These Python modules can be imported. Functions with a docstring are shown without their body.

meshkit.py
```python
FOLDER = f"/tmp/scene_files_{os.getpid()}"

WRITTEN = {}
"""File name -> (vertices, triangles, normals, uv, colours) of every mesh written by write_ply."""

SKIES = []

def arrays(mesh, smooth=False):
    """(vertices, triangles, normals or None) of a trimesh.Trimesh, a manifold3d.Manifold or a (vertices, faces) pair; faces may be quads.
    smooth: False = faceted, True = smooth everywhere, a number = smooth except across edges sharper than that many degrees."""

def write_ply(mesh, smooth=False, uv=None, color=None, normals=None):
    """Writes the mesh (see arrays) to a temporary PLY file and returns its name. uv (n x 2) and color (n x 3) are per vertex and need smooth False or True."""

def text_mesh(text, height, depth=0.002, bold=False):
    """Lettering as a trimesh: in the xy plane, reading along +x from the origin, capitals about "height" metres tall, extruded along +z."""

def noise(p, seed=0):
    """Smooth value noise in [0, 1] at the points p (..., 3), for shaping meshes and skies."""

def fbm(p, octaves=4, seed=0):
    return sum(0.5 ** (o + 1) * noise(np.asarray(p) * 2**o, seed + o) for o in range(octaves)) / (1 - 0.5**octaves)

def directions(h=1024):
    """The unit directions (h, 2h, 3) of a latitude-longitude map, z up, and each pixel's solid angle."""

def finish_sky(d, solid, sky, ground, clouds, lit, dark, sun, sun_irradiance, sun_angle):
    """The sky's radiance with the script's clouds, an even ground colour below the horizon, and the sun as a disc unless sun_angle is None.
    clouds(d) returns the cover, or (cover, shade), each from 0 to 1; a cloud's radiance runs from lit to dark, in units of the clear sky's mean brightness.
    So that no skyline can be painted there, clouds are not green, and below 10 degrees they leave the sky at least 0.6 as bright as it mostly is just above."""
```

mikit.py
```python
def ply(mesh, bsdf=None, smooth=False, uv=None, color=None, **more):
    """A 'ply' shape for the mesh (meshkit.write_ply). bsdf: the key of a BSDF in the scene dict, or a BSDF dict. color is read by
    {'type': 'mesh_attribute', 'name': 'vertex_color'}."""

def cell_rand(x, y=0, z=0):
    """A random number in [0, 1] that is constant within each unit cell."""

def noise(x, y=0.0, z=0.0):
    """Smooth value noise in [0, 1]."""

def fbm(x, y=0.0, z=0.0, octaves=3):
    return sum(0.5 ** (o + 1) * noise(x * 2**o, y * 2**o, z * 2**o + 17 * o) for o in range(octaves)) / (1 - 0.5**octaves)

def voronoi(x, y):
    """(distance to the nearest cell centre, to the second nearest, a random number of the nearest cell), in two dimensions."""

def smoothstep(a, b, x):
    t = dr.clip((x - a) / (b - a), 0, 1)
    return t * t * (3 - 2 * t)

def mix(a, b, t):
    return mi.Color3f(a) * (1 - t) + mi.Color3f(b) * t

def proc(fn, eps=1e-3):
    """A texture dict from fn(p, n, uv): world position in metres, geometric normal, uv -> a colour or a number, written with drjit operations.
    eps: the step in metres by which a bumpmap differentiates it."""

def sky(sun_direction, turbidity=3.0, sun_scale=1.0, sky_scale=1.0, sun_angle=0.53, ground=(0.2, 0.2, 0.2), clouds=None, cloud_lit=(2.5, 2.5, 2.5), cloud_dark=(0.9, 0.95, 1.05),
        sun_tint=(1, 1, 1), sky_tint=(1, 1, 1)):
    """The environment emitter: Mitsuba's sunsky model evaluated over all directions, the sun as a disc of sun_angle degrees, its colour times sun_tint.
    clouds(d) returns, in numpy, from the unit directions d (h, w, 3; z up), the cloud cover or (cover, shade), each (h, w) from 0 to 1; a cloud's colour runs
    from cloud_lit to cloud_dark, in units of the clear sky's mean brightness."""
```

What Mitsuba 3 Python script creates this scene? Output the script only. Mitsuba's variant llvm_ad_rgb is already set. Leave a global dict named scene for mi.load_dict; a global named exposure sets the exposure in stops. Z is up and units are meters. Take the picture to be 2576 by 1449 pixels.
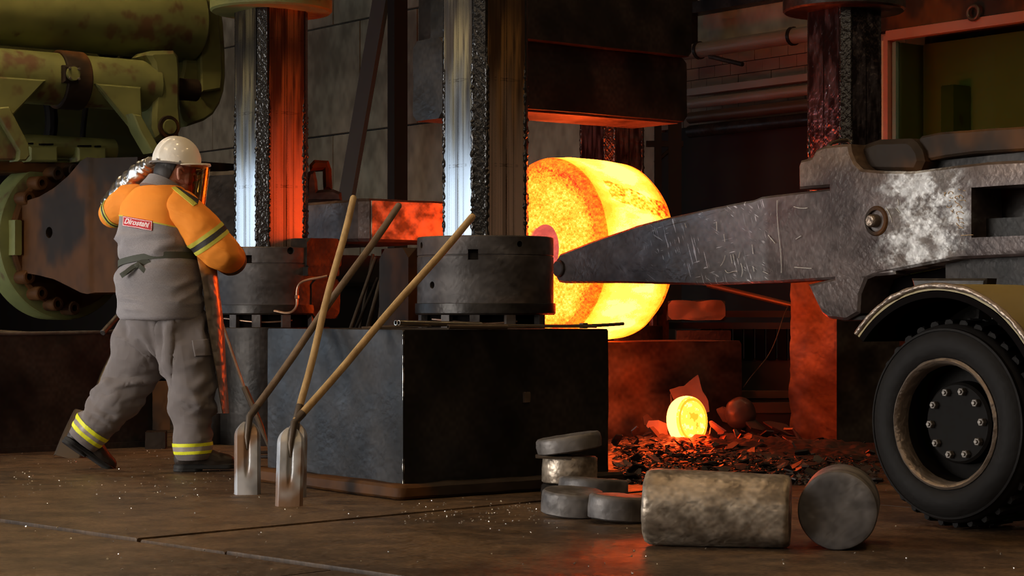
import math, random
import numpy as np, trimesh, drjit as dr, mitsuba as mi, mikit, meshkit
import manifold3d as m3
from mikit import proc, noise, fbm, smoothstep, mix

random.seed(7)
rng = np.random.default_rng(7)
T = mi.ScalarTransform4f
scene, labels = {}, {}

# ------------------------------------------------------------------ camera
F, CX, HY, CAMZ = 5000.0, 1288.0, 790.0, 0.84          # focal length in pixels, principal column, horizon row, eye height
scene['camera'] = {'type': 'perspective', 'fov': math.degrees(2 * math.atan(1288.0 / F)), 'fov_axis': 'x',
                   'principal_point_offset_y': (HY - 724.5) / 1449.0 * -1.0,
                   'to_world': T().look_at([0, 0, CAMZ], [0, 1, CAMZ], [0, 0, 1]), 'near_clip': 0.1, 'far_clip': 200.0}

# ------------------------------------------------------------------ light: added daylight gates in the left wall, added overhead lamps, all out of view
exposure = 0.0
SKY_COOL = (1.55, 1.9, 2.3)          # far gate: overcast sky in the shade of the yard
SKY_OPEN = (12.4, 11.7, 10.9)           # near gate: unseen, added as the main light from the left
LAMP = (80.0, 54.0, 28.0)            # warm overhead lamps, unseen and added
BACK_FILL = (1.15, .90, .66)             # unseen glazing behind the camera, added as front fill
HALL = dict(x0=-10.5, x1=11.5, y0=-5.0, top=9.0)


def nrm(a):
    a = np.asarray(a, float)
    return a / np.linalg.norm(a)


ANG = math.radians(38)
U = np.array([math.cos(ANG), math.sin(ANG), 0.0])       # the press's long axis, receding to the right
V = np.array([-math.sin(ANG), math.cos(ANG), 0.0])      # across it, receding to the left
Z = np.array([0, 0, 1.0])


def P(x, y, d):
    return np.array([(x - CX) / F * d, d, CAMZ + (HY - y) / F * d])


def G(x, y, z=0.0):
    d = F * (CAMZ - z) / (y - HY)
    return np.array([(x - CX) / F * d, d, z])


def on_plane(x, y, A, D):
    """the point of the vertical plane through A along the level direction D that the photo shows at x, y"""
    k = (x - CX) / F
    s = (k * A[1] - A[0]) / (D[0] - k * D[1])
    d = A[1] + s * D[1]
    return np.array([s, CAMZ + (HY - y) / F * d])


# ------------------------------------------------------------------ scene entries
used = set()


def uniq(key):
    k, n = key, 0
    while k in used:
        n += 1
        k = f'{key}_{n:03d}'
    used.add(k)
    return k


def thing(name, label, cat, group=None, kind=None):
    k = uniq(name)
    labels[k] = {'label': label, 'category': cat}
    if group:
        labels[k]['group'] = group
    if kind:
        labels[k]['kind'] = kind
    return k


def part(parent, name, mesh, bsdf, smooth=32, label=None, kind=None, **kw):
    k = uniq(parent + '__' + name)
    scene[k] = mikit.ply(mesh, 'material_' + bsdf, smooth, **kw)
    if label or kind:
        labels[k] = {a: b for a, b in (('label', label), ('kind', kind)) if b}
    return k


def solo(name, mesh, bsdf, label, cat, smooth=32, group=None, kind=None, **kw):
    k = thing(name, label, cat, group, kind)
    scene[k] = mikit.ply(mesh, 'material_' + bsdf, smooth, **kw)
    return k


def struct(name, mesh, bsdf, smooth=32, label=None, **kw):
    k = uniq(name)
    scene[k] = mikit.ply(mesh, 'material_' + bsdf, smooth, **kw)
    labels[k] = {'kind': 'structure'}
    if label:
        labels[k]['label'] = label
    return k


# ------------------------------------------------------------------ mesh helpers
def cat(*ms):
    ms = [m for g in ms for m in (g if isinstance(g, (list, tuple)) else [g])]
    return trimesh.util.concatenate(ms)


def frame(o, x, y, z):
    m = np.eye(4)
    m[:3, 0], m[:3, 1], m[:3, 2], m[:3, 3] = x, y, z, o
    return m


def put(mesh, o=(0, 0, 0), x=(1, 0, 0), y=(0, 1, 0), z=(0, 0, 1)):
    m = mesh.copy()
    m.apply_transform(frame(o, nrm(x), nrm(y), nrm(z)))
    if np.linalg.det(frame(o, x, y, z)[:3, :3]) < 0:
        m.invert()
    return m


def cbox(size, ch=0.006):
    sx, sy, sz = [s / 2 for s in size]
    c = min(ch, sx * .6, sy * .6, sz * .6)
    pts = []
    for a in (-1, 1):
        for b in (-1, 1):
            for d in (-1, 1):
                pts += [[a * (sx - c), b * sy, d * sz], [a * sx, b * (sy - c), d * sz], [a * sx, b * sy, d * (sz - c)],
                        [a * (sx - c), b * (sy - c), d * sz], [a * (sx - c), b * sy, d * (sz - c)], [a * sx, b * (sy - c), d * (sz - c)]]
    return trimesh.Trimesh(pts).convex_hull


def uvbox(c, size, ch=0.006, ax=None):
    """chamfered box with its axes along U, V, Z"""
    ax = ax or (U, V, Z)
    return put(cbox(size, ch), c, *ax)


def lathe(profile, n=48, o=(0, 0, 0), axis=(0, 0, 1), arc=None):
    """profile: (radius, height) pairs, outside upwards; closed at the axis where the radius is 0"""
    pr = np.array(profile, float)
    if pr[0, 0] > 0 and pr[-1, 0] > 0 and not np.allclose(pr[0], pr[-1]):
        pr = np.vstack([pr, pr[:1]])
    th = np.linspace(0, 2 * np.pi, n, endpoint=False)
    v = np.stack([np.outer(pr[:, 0], np.cos(th)), np.outer(pr[:, 0], np.sin(th)), np.repeat(pr[:, 1:2], n, 1)], -1).reshape(-1, 3)
    f = []
    k = len(pr)
    for i in range(k - 1):
        a = i * n + np.arange(n)
        b = i * n + (np.arange(n) + 1) % n
        f += [np.stack([a, b, b + n], 1), np.stack([a, b + n, a + n], 1)]
    m = trimesh.Trimesh(v, np.vstack(f), process=True)
    m.update_faces(m.nondegenerate_faces())
    if m.is_watertight and m.volume < 0:
        m.invert()
    z = nrm(axis)
    x = np.cross([0, 0, 1], z) if abs(z[2]) < .9 else np.array([1.0, 0, 0])
    x = nrm(x - z * np.dot(x, z))
    m.apply_transform(frame(o, x, np.cross(z, x), z))
    return m


def cyl(p0, p1, r, n=28, ch=0.004, r1=None):
    p0, p1 = np.asarray(p0, float), np.asarray(p1, float)
    h = np.linalg.norm(p1 - p0)
    r1 = r if r1 is None else r1
    c = min(ch, r * .4, r1 * .4, h * .3)
    return lathe([(0, 0), (r - c, 0), (r, c), (r1, h - c), (r1 - c, h), (0, h)], n, p0, p1 - p0)


def pipe(p0, p1, r, ri, n=24):
    h = np.linalg.norm(np.subtract(p1, p0))
    return lathe([(ri, 0), (r, 0), (r, h), (ri, h), (ri, 0)], n, p0, np.subtract(p1, p0))


def tube(path, r, n=10):
    p = np.asarray(path, float)
    r = np.broadcast_to(r, len(p))
    t = np.gradient(p, axis=0)
    t /= np.linalg.norm(t, axis=1, keepdims=True)
    x = np.cross(t[0], [0.31, 0.2, 0.93])
    v, f = [], []
    th = np.linspace(0, 2 * np.pi, n, endpoint=False)
    for i in range(len(p)):
        x = nrm(x - t[i] * np.dot(x, t[i]))
        y = np.cross(t[i], x)
        v.append(p[i] + r[i] * (np.outer(np.cos(th), x) + np.outer(np.sin(th), y)))
    v = np.vstack(v + [p[:1], p[-1:]])
    k = len(p)
    for i in range(k - 1):
        a, b = i * n + np.arange(n), i * n + (np.arange(n) + 1) % n
        f += [np.stack([a, b, b + n], 1), np.stack([a, b + n, a + n], 1)]
    a, b = np.arange(n), (np.arange(n) + 1) % n
    f += [np.stack([b, a, a * 0 + k * n], 1), np.stack([a + (k - 1) * n, b + (k - 1) * n, a * 0 + k * n + 1], 1)]
    return trimesh.Trimesh(v, np.vstack(f), process=False)


def spline(pts, n=24):
    from scipy.interpolate import CubicSpline
    p = np.asarray(pts, float)
    t = np.concatenate([[0], np.cumsum(np.linalg.norm(np.diff(p, axis=0), axis=1))])
    return CubicSpline(t, p)(np.linspace(0, t[-1], n))


def prism(poly, depth, ch=0.006):
    """polygon (x, y) extruded along +z by depth, its rims chamfered"""
    from shapely.geometry import Polygon
    p = np.asarray(poly, float)
    if Polygon(p).exterior.is_ccw is False:
        p = p[::-1]
    n = len(p)
    e = np.roll(p, -1, 0) - p
    e /= np.linalg.norm(e, axis=1, keepdims=True)
    nr = np.stack([-e[:, 1], e[:, 0]], 1)                    # inward normals
    a, b = np.roll(nr, 1, 0), nr
    bis = (a + b) / np.maximum(1 + (a * b).sum(1, keepdims=True), .35)
    q = p + bis * ch
    if not Polygon(q).is_valid:
        q = p
    v2, f2 = trimesh.creation.triangulate_polygon(Polygon(q), engine='earcut')
    # map the cap's triangles to our own order of vertices
    from scipy.spatial import cKDTree
    idx = cKDTree(q).query(v2)[1]
    f2 = idx[f2]
    d1, d2 = q[f2[:, 1]] - q[f2[:, 0]], q[f2[:, 2]] - q[f2[:, 0]]
    neg = d1[:, 0] * d2[:, 1] - d1[:, 1] * d2[:, 0] < 0
    f2[neg] = f2[neg][:, ::-1]
    lay = [np.c_[q, np.zeros(n)], np.c_[p, np.full(n, ch)], np.c_[p, np.full(n, depth - ch)], np.c_[q, np.full(n, depth)]]
    f = [f2[:, ::-1], f2 + 3 * n]
    i, j = np.arange(n), (np.arange(n) + 1) % n
    for k in range(3):
        f += [np.stack([i + k * n, j + k * n, j + (k + 1) * n], 1), np.stack([i + k * n, j + (k + 1) * n, i + (k + 1) * n], 1)]
    return trimesh.Trimesh(np.vstack(lay), np.vstack(f), process=False)


def plate(pix, A, D, N, off, depth, ch=0.006):
    """a plate whose outline is given as the photo shows it on the vertical plane through A along D; extruded along N from off to off + depth"""
    A = np.asarray(A, float) + np.asarray(N) * off
    p = [on_plane(x, y, A, D) for x, y in pix]
    m = prism(p, depth, ch)
    m.apply_transform(frame([A[0], A[1], 0], D, Z, N))
    if np.dot(np.cross(D, Z), N) < 0:
        m.invert()
    return m


def rough(mesh, amp, freq, edge, seed=0, octaves=3):
    m = mesh.copy()
    m.merge_vertices()
    if m.is_watertight and m.volume < 0:
        m.invert()
    M = m3.Manifold(m3.Mesh(np.asarray(m.vertices, np.float32), np.asarray(m.faces, np.uint32))) if m.is_watertight else None
    if M is not None and M.num_tri() > 0:
        m = tri(M.refine_to_length(edge))
        m.merge_vertices()
    else:
        v, f = trimesh.remesh.subdivide_to_size(m.vertices, m.faces, edge, max_iter=16)
        m = trimesh.Trimesh(v, f, process=True)
    k = meshkit.fbm(m.vertices * freq + 31.7, octaves, seed) - .5
    m.vertices = m.vertices + m.vertex_normals * (k * 2 * amp)[:, None]
    return m


def man(mesh):
    m = mesh.copy()
    m.merge_vertices()
    if m.volume < 0:
        m.invert()
    return m3.Manifold(m3.Mesh(np.asarray(m.vertices, np.float32), np.asarray(m.faces, np.uint32)))


def tri(M):
    m = M.to_mesh()
    return trimesh.Trimesh(m.vert_properties[:, :3], m.tri_verts, process=False)


def cut(mesh, *tools):
    a = man(mesh)
    for t in tools:
        a = a - man(t)
    return tri(a)


def limb(joints, n=28):
    s = [m3.Manifold.sphere(float(r), n).translate([float(c) for c in p]) for p, r in joints]
    out = s[0]
    for a, b in zip(s, s[1:]):
        out = out + m3.Manifold.batch_hull([a, b])
    return out


def soft(M, edge=.02, it=12):
    m = tri(M.refine_to_length(edge))
    m.merge_vertices()
    trimesh.smoothing.filter_taubin(m, lamb=.5, nu=.53, iterations=it)
    return m


def shard(r, th, seed, squash=1.0):
    g = np.random.default_rng(seed)
    n = g.integers(5, 9)
    a = np.sort(g.uniform(0, 2 * np.pi, n)) + np.arange(n) * .02
    a = np.linspace(0, 2 * np.pi, n, endpoint=False) + g.uniform(-.28, .28, n)
    q = np.stack([np.cos(a), np.sin(a) * squash], 1) * (r * g.uniform(.6, 1.1, n))[:, None]
    bend = g.uniform(-.9, .9)
    top = np.c_[q, th / 2 + bend * q[:, 0] ** 2 / r * .5]
    bot = np.c_[q * .95, -th / 2 + bend * q[:, 0] ** 2 / r * .5]
    v = np.vstack([top, bot, [[0, 0, th / 2]], [[0, 0, -th / 2]]])
    i, j = np.arange(n), (np.arange(n) + 1) % n
    f = np.vstack([np.stack([i, j, i * 0 + 2 * n], 1), np.stack([j + n, i + n, i * 0 + 2 * n + 1], 1), np.stack([i + n, j + n, j], 1), np.stack([i + n, j, i], 1)])
    return trimesh.Trimesh(v, f, process=False)


def eul(a, b, c):
    return trimesh.transformations.euler_matrix(a, b, c)


def hit(target, pix):
    """where the photo's rays through these pixels meet the mesh: points and outward normals (nan where they miss)"""
    tr = target.triangles
    px = np.stack([CX + F * tr[..., 0] / tr[..., 1], HY - F * (tr[..., 2] - CAMZ) / tr[..., 1]], -1)
    lo, hi = np.min(pix, 0) - 1, np.max(pix, 0) + 1
    tr = tr[(px.max(1) >= lo).all(1) & (px.min(1) <= hi).all(1)]
    a, e1, e2 = tr[:, 0], tr[:, 1] - tr[:, 0], tr[:, 2] - tr[:, 0]
    o = np.array([0, 0, CAMZ])
    out, nor = np.full((len(pix), 3), np.nan), np.zeros((len(pix), 3))
    fn = np.cross(e1, e2)
    s = o - a
    q = np.cross(s, e1)
    e2q = (e2 * q).sum(1)
    for i, (x, y) in enumerate(pix):
        d = np.array([(x - CX) / F, 1, (HY - y) / F])
        p = np.cross(d, e2)
        det = (e1 * p).sum(1)
        ok = np.abs(det) > 1e-12
        inv = 1 / np.where(ok, det, 1)
        u, v, t = (s * p).sum(1) * inv, (q @ d) * inv, e2q * inv
        ok &= (u > -1e-6) & (v > -1e-6) & (u + v < 1 + 1e-6) & (t > 0)
        if ok.any():
            k = np.where(ok)[0][np.argmin(t[ok])]
            out[i] = o + d * t[k]
            n = fn[k] / np.linalg.norm(fn[k])
            nor[i] = n if np.dot(n, d) < 0 else -n
    return out, nor


def drape(flat, target, lift, thick):
    """lays a flat mesh, given in photo pixels (x, y), on a surface as a thin layer"""
    p, n = hit(target, flat.vertices[:, :2])
    bad = np.isnan(p[:, 0])
    keep = ~bad[flat.faces].any(1)
    f = flat.faces[keep]
    p[bad], n[bad] = 0, [0, -1, 0]
    for _ in range(3):                                          # smooth the normals over the sheet
        acc = n.copy()
        for k in range(3):
            np.add.at(acc, f[:, k], n[f[:, (k + 1) % 3]])
        n = acc / np.maximum(np.linalg.norm(acc, axis=1, keepdims=True), 1e-9)
    k = len(p)
    v = np.vstack([p + n * (lift + thick), p + n * (lift - .003)])
    e = np.vstack([f[:, [0, 1]], f[:, [1, 2]], f[:, [2, 0]]])
    und = {tuple(x) for x in e}
    rim = np.array([x for x in e if (x[1], x[0]) not in und])
    faces = [f, f[:, ::-1] + k]
    if len(rim):
        faces += [np.stack([rim[:, 0], rim[:, 0] + k, rim[:, 1] + k], 1), np.stack([rim[:, 0], rim[:, 1] + k, rim[:, 1]], 1)]
    m = trimesh.Trimesh(v, np.vstack(faces), process=False)
    tn = m.face_normals[:len(f)]
    if len(tn) and (tn[:, 1] > 0).mean() > .5:
        m.invert()
    m.remove_unreferenced_vertices()
    return m


def flatpoly(poly, edge):
    from shapely.geometry import Polygon
    v, f = trimesh.creation.triangulate_polygon(Polygon(poly), engine='earcut')
    v, f = trimesh.remesh.subdivide_to_size(np.c_[v, np.zeros(len(v))], f, edge, max_iter=14)
    m = trimesh.Trimesh(v, f, process=True)
    return m


# ------------------------------------------------------------------ materials
def mat(name, d):
    scene['material_' + name] = d
    return name


def pbr(name, col, rough=.5, metal=0.0, spec=.5, bump=None, **kw):
    b = {'type': 'principled', 'base_color': col if isinstance(col, dict) else {'type': 'rgb', 'value': list(col)},
         'roughness': rough, 'metallic': metal, 'specular': spec, **kw}
    if bump:
        b = {'type': 'bumpmap', 'arbitrary': bump[0], 'scale': bump[1], 'bsdf': b}
    return mat(name, {'type': 'twosided', 'bsdf': b})


def c_scale(p, n, uv):
    a = fbm(p.x * 5 + p.z * 2, p.y * 5, p.z * 3 + 4, 4)
    b = noise(p.x * 60, p.y * 60, p.z * 45)
    c = mix((.007, .006, .005), (.034, .028, .024), smoothstep(.25, .8, a))
    return c * (.7 + .6 * b)


def b_scale(p, n, uv):
    return fbm(p.x * 45, p.y * 45, p.z * 45, 3) + .6 * fbm(p.x * 11, p.y * 11, p.z * 11, 2)


def r_scale(p, n, uv):
    return .28 + .32 * fbm(p.x * 9, p.y * 9 + 3, p.z * 7, 3)


pbr('black_steel', proc(c_scale), proc(r_scale), .42, .5, (proc(b_scale, 2e-3), .0018))


def c_grey(p, n, uv):
    a = fbm(p.x * 4, p.y * 4, p.z * 6 + 9, 4)
    b = noise(p.x * 40, p.y * 40, p.z * 40)
    c = mix((.028, .023, .021), (.095, .085, .080), smoothstep(.3, .78, a))
    return mix(c, (.10, .055, .03), .5 * smoothstep(.55, .75, fbm(p.x * 2.3 + 7, p.y * 2.3, p.z * 2.3, 3))) * (.75 + .5 * b)


pbr('grey_steel', proc(c_grey), .52, .4, .5, (proc(b_scale, 2e-3), .003))


def c_billet(p, n, uv):
    a = fbm(p.x * 14, p.y * 14, p.z * 14, 4)
    b = noise(p.x * 70, p.y * 70, p.z * 70)
    c = mix((.19, .15, .11), (.46, .385, .30), smoothstep(.3, .7, a))
    return c * (.65 + .6 * b)


pbr('raw_billet', proc(c_billet), .40, .55, .5, (proc(b_scale, 2e-3), .004))


def c_sawn(p, n, uv):
    a = fbm(p.x * 9, p.y * 9, p.z * 9, 4)
    return mix((.075, .068, .065), (.17, .155, .145), smoothstep(.3, .75, a)) * (.8 + .4 * noise(p.x * 55, p.y * 55, p.z * 30))


pbr('sawn_steel', proc(c_sawn), .5, .35, .5, (proc(b_scale, 2e-3), .0025))


def c_polish(p, n, uv):
    h, w = uv.y, uv.x
    st = noise(w * 40, h * .9, 3) * .6 + noise(w * 100, h * 1.2, 8) * .4
    br = smoothstep(1.62, 2.25, h + .6 * (fbm(w * 6, h * 2.2, 5, 3) - .5))           # brown grease film towards the top of the stroke
    steel = mix((.46, .46, .45), (.66, .68, .69), smoothstep(.15, .5, st))
    oil = mix((.085, .050, .022), (.52, .39, .17), smoothstep(.3, .7, fbm(w * 7, h * 3, 2, 4)))
    oil = mix(oil, (.03, .022, .018), smoothstep(2.35, 2.6, h) * smoothstep(2.75, 2.55, h) * .8)
    c = mix(steel, oil, br * .93)
    line = smoothstep(.02, .004, dr.abs(w - .5)) * (.4 + .6 * noise(w * 10, h * 14, 1))
    ring = smoothstep(.012, .0, dr.abs(dr.abs(h * 2.1 - dr.floor(h * 2.1) - .5) - .02 * noise(w * 9, h, 4))) * smoothstep(.35, .75, noise(w * 14, h * 2, 6))
    return mix(c, (.055, .035, .018), dr.clip(.85 * line + .35 * ring + .5 * smoothstep(.66, .8, noise(w * 70, h * .7, 14)), 0, 1))


def r_polish(p, n, uv):
    h, w = uv.y, uv.x
    return .15 + .10 * noise(w * 60, h * 1.2, 2) + .20 * smoothstep(1.9, 2.4, h)




def c_glow_tint(p, n, uv):
    return c_polish(p, n, uv) * mi.Color3f(1.35, .95, .70)  # same steel, brightened and reddened to carry the glow of the forging


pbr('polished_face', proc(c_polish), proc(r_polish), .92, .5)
pbr('glow_tint_face', proc(c_glow_tint), .37, .95, .5)


def b_grease(p, n, uv):
    return fbm(p.x * 60, p.y * 60, p.z * 40, 3)




def c_greasy(p, n, uv):
    h, w = uv.y, uv.x
    a = fbm(w * 5, h * 5, 7, 4)
    c = mix((.025, .016, .016), (.12, .105, .115), smoothstep(.42, .75, a + .25 * (1 - smoothstep(1.5, 2.2, h)) - .05))
    return mix(c, (.02, .014, .012), smoothstep(.04, .01, dr.abs(w - .5)))


pbr('greasy_face', proc(c_greasy), .24, .75, .5, (proc(lambda p, n, uv: fbm(p.x * 30, p.y * 30, p.z * 22, 3), 2e-3), .008))
pbr('grease', (.010, .009, .008), .22, 0.0, .6, (proc(b_grease, 2e-3), .006))


def c_floor(p, n, uv):
    a = fbm(p.x * 1.1 + p.y * .6, p.y * 1.1 - p.x * .5, 0, 4)
    g = fbm(p.x * 9, p.y * 10, 3, 4)
    b = noise(p.x * 90, p.y * 120, 1)
    c = mix((.036, .020, .010), (.125, .074, .037), smoothstep(.28, .75, .55 * a + .45 * g))
    return c * (.7 + .55 * b)


def r_floor(p, n, uv):
    return .34 + .26 * fbm(p.x * 5, p.y * 6, 2, 4)


def b_floor(p, n, uv):
    return fbm(p.x * 30, p.y * 30, 0, 4) + .6 * fbm(p.x * 4, p.y * 4, 0, 2)


pbr('floor_plate', proc(c_floor), proc(r_floor), .12, .55, (proc(b_floor, 3e-3), .006))
pbr('floor_dirt', (.022, .014, .009), .85)


def c_green(p, n, uv):
    a = fbm(p.x * 2.5, p.y * 2.5, p.z * 3, 4)
    b = fbm(p.x * 14, p.y * 14, p.z * 9, 3)
    c = mix((.20, .215, .075), (.12, .135, .050), smoothstep(.3, .7, a))
    return mix(c, (.10, .055, .030), smoothstep(.56, .72, .5 * a + .5 * b))


pbr('green_paint', proc(c_green), .55, 0.0, .3)
pbr('dark_green', (.055, .060, .024), .7, 0.0, .2)
pbr('shadow_band', (.085, .070, .058), .7)  # darker wall tone for the painted shadow band


def c_rust(p, n, uv):
    a = fbm(p.x * 3.4, p.y * 3.4, p.z * 2.0, 4)
    b = fbm(p.x * 12, p.y * 12, p.z * 5, 3)
    c = mix((.024, .016, .011), (.090, .036, .010), smoothstep(.42, .62, a))
    return c * (.6 + .7 * b)


pbr('rusty_steel', proc(c_rust), .62, 0.0, .2, (proc(b_scale, 2e-3), .003))


def c_conc(p, n, uv):
    a = fbm(p.x * .9, p.y * .9, p.z * 1.3, 4)
    b = fbm(p.x * 9, p.y * 9, p.z * 5, 3)
    return mix((.20, .165, .112), (.43, .375, .265), smoothstep(.3, .7, .6 * a + .4 * b))


pbr('concrete', proc(c_conc), .8, 0.0, .3)
pbr('joint', (.035, .03, .026), .9)


def c_brick(p, n, uv):
    return mix((.13, .085, .06), (.22, .165, .12), fbm(p.x * 4, p.y * 4, p.z * 6, 3))


pbr('painted_brick', proc(c_brick), .75, 0.0, .3)
pbr('soot', (.020, .016, .013), .8, 0.0, .3)
pbr('lagging', (.20, .18, .15), .5, .3)


def c_wood(p, n, uv):
    g = noise(p.x * 20 + p.z * 2, p.y * 20, p.z * 6) * .5 + .5 * fbm(p.x * 70, p.y * 70, p.z * 9, 2)
    return mix((.23, .135, .055), (.48, .315, .135), g)


pbr('ash_wood', proc(c_wood), .5, 0.0, .45)


def c_wood2(p, n, uv):
    g = noise(p.x * 20 + p.z * 2, p.y * 20, p.z * 6) * .5 + .5 * fbm(p.x * 70, p.y * 70, p.z * 9, 2)
    return mix((.075, .048, .028), (.20, .135, .082), g)


pbr('old_wood', proc(c_wood2), .55, 0.0, .4)


def c_blade(p, n, uv):
    a = fbm(p.x * 11, p.y * 11, p.z * 6, 4)
    return mix(mix((.22, .22, .225), (.43, .43, .435), smoothstep(.3, .7, a)), (.20, .115, .065), smoothstep(.54, .68, fbm(p.x * 7 + 3, p.y * 7, p.z * 5, 3)))


pbr('shovel_steel', proc(c_blade), .38, .30, .5, (proc(b_scale, 2e-3), .0012))


def c_cloth(p, n, uv):
    w = noise(p.x * 420, p.y * 420, p.z * 420)
    d = fbm(p.x * 6, p.y * 6, p.z * 5, 3)
    return mix((.185, .168, .170), (.275, .255, .255), w) * (.72 + .5 * d)


pbr('grey_cloth', proc(c_cloth), .85, 0.0, .25, sheen=.3)
pbr('trouser_cloth', (.165, .145, .140), .85, 0.0, .25, sheen=.25)
pbr('orange_cloth', (.83, .265, .028), .8, 0.0, .3, sheen=.2)
pbr('yellow_tape', (.78, .80, .03), .5, 0.0, .4)
pbr('olive_tape', (.50, .46, .06), .5, 0.0, .4)
pbr('black_tape', (.02, .017, .016), .6)
pbr('grey_tape', (.30, .26, .22), .4)
pbr('strap', (.055, .058, .042), .8)
pbr('boot_leather', (.030, .022, .017), .5, 0.0, .4)
pbr('sole', (.012, .011, .010), .7)
pbr('skin', (.42, .20, .135), .5, 0.0, .4)
pbr('hair', (.02, .016, .014), .6)
pbr('helmet_white', (.78, .74, .64), .16, 0.0, .5, clearcoat=.6, clearcoat_gloss=.95)
pbr('helmet_rim', (.16, .15, .14), .35)
pbr('red_patch', (.45, .022, .028), .7)
pbr('white_thread', (.78, .76, .74), .7)


def b_foil(p, n, uv):
    return fbm(p.x * 22, p.y * 22, p.z * 22, 2)


pbr('foil', (.78, .74, .68), .30, 1.0, .5, (proc(b_foil, 2e-3), .010))
pbr('apron_foil', (.60, .52, .42), .30, .9, .5, (proc(b_foil, 2e-3), .008))
pbr('apron_leather', (.085, .062, .038), .7)
mat('visor_amber', {'type': 'thindielectric', 'int_ior': 1.6, 'specular_transmittance': {'type': 'rgb', 'value': [.62, .36, .14]},
                    'specular_reflectance': {'type': 'rgb', 'value': [1.0, .82, .35]}})


def b_tire(p, n, uv):
    return fbm(p.x * 40, p.y * 40, p.z * 40, 3)




def c_glow_scale(p, n, uv):
    a = fbm(p.x * 12, p.y * 12, p.z * 12, 4)
    return mix((.07, .05, .042), (.48, .31, .21), smoothstep(.32, .68, a))


pbr('rubber', (.0065, .0055, .005), .7, 0.0, .18, (proc(b_tire, 2e-3), .003))
pbr('wheel_steel', (.004, .0032, .0026), .7, .0, .12)
pbr('worn_rim', (.24, .19, .15), .40, .75, .5, (proc(b_tire, 2e-3), .008))
pbr('bright_bolt', (.15, .135, .12), .5, .7)
pbr('shine_bar', (.62, .55, .45), .25, 1.0)
pbr('brown_bar', (.085, .062, .043), .45, .5)
pbr('chalk', (.62, .60, .57), .8)
pbr('ochre_chalk', (.50, .33, .17), .8)
pbr('pink_frame', (.30, .155, .105), .6)
pbr('teal_frame', (.10, .20, .16), .6)
pbr('booth', (.42, .45, .26), .8)
mat('booth_glass', {'type': 'thindielectric', 'int_ior': 1.5, 'specular_transmittance': {'type': 'rgb', 'value': [.60, .68, .52]}})
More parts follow.
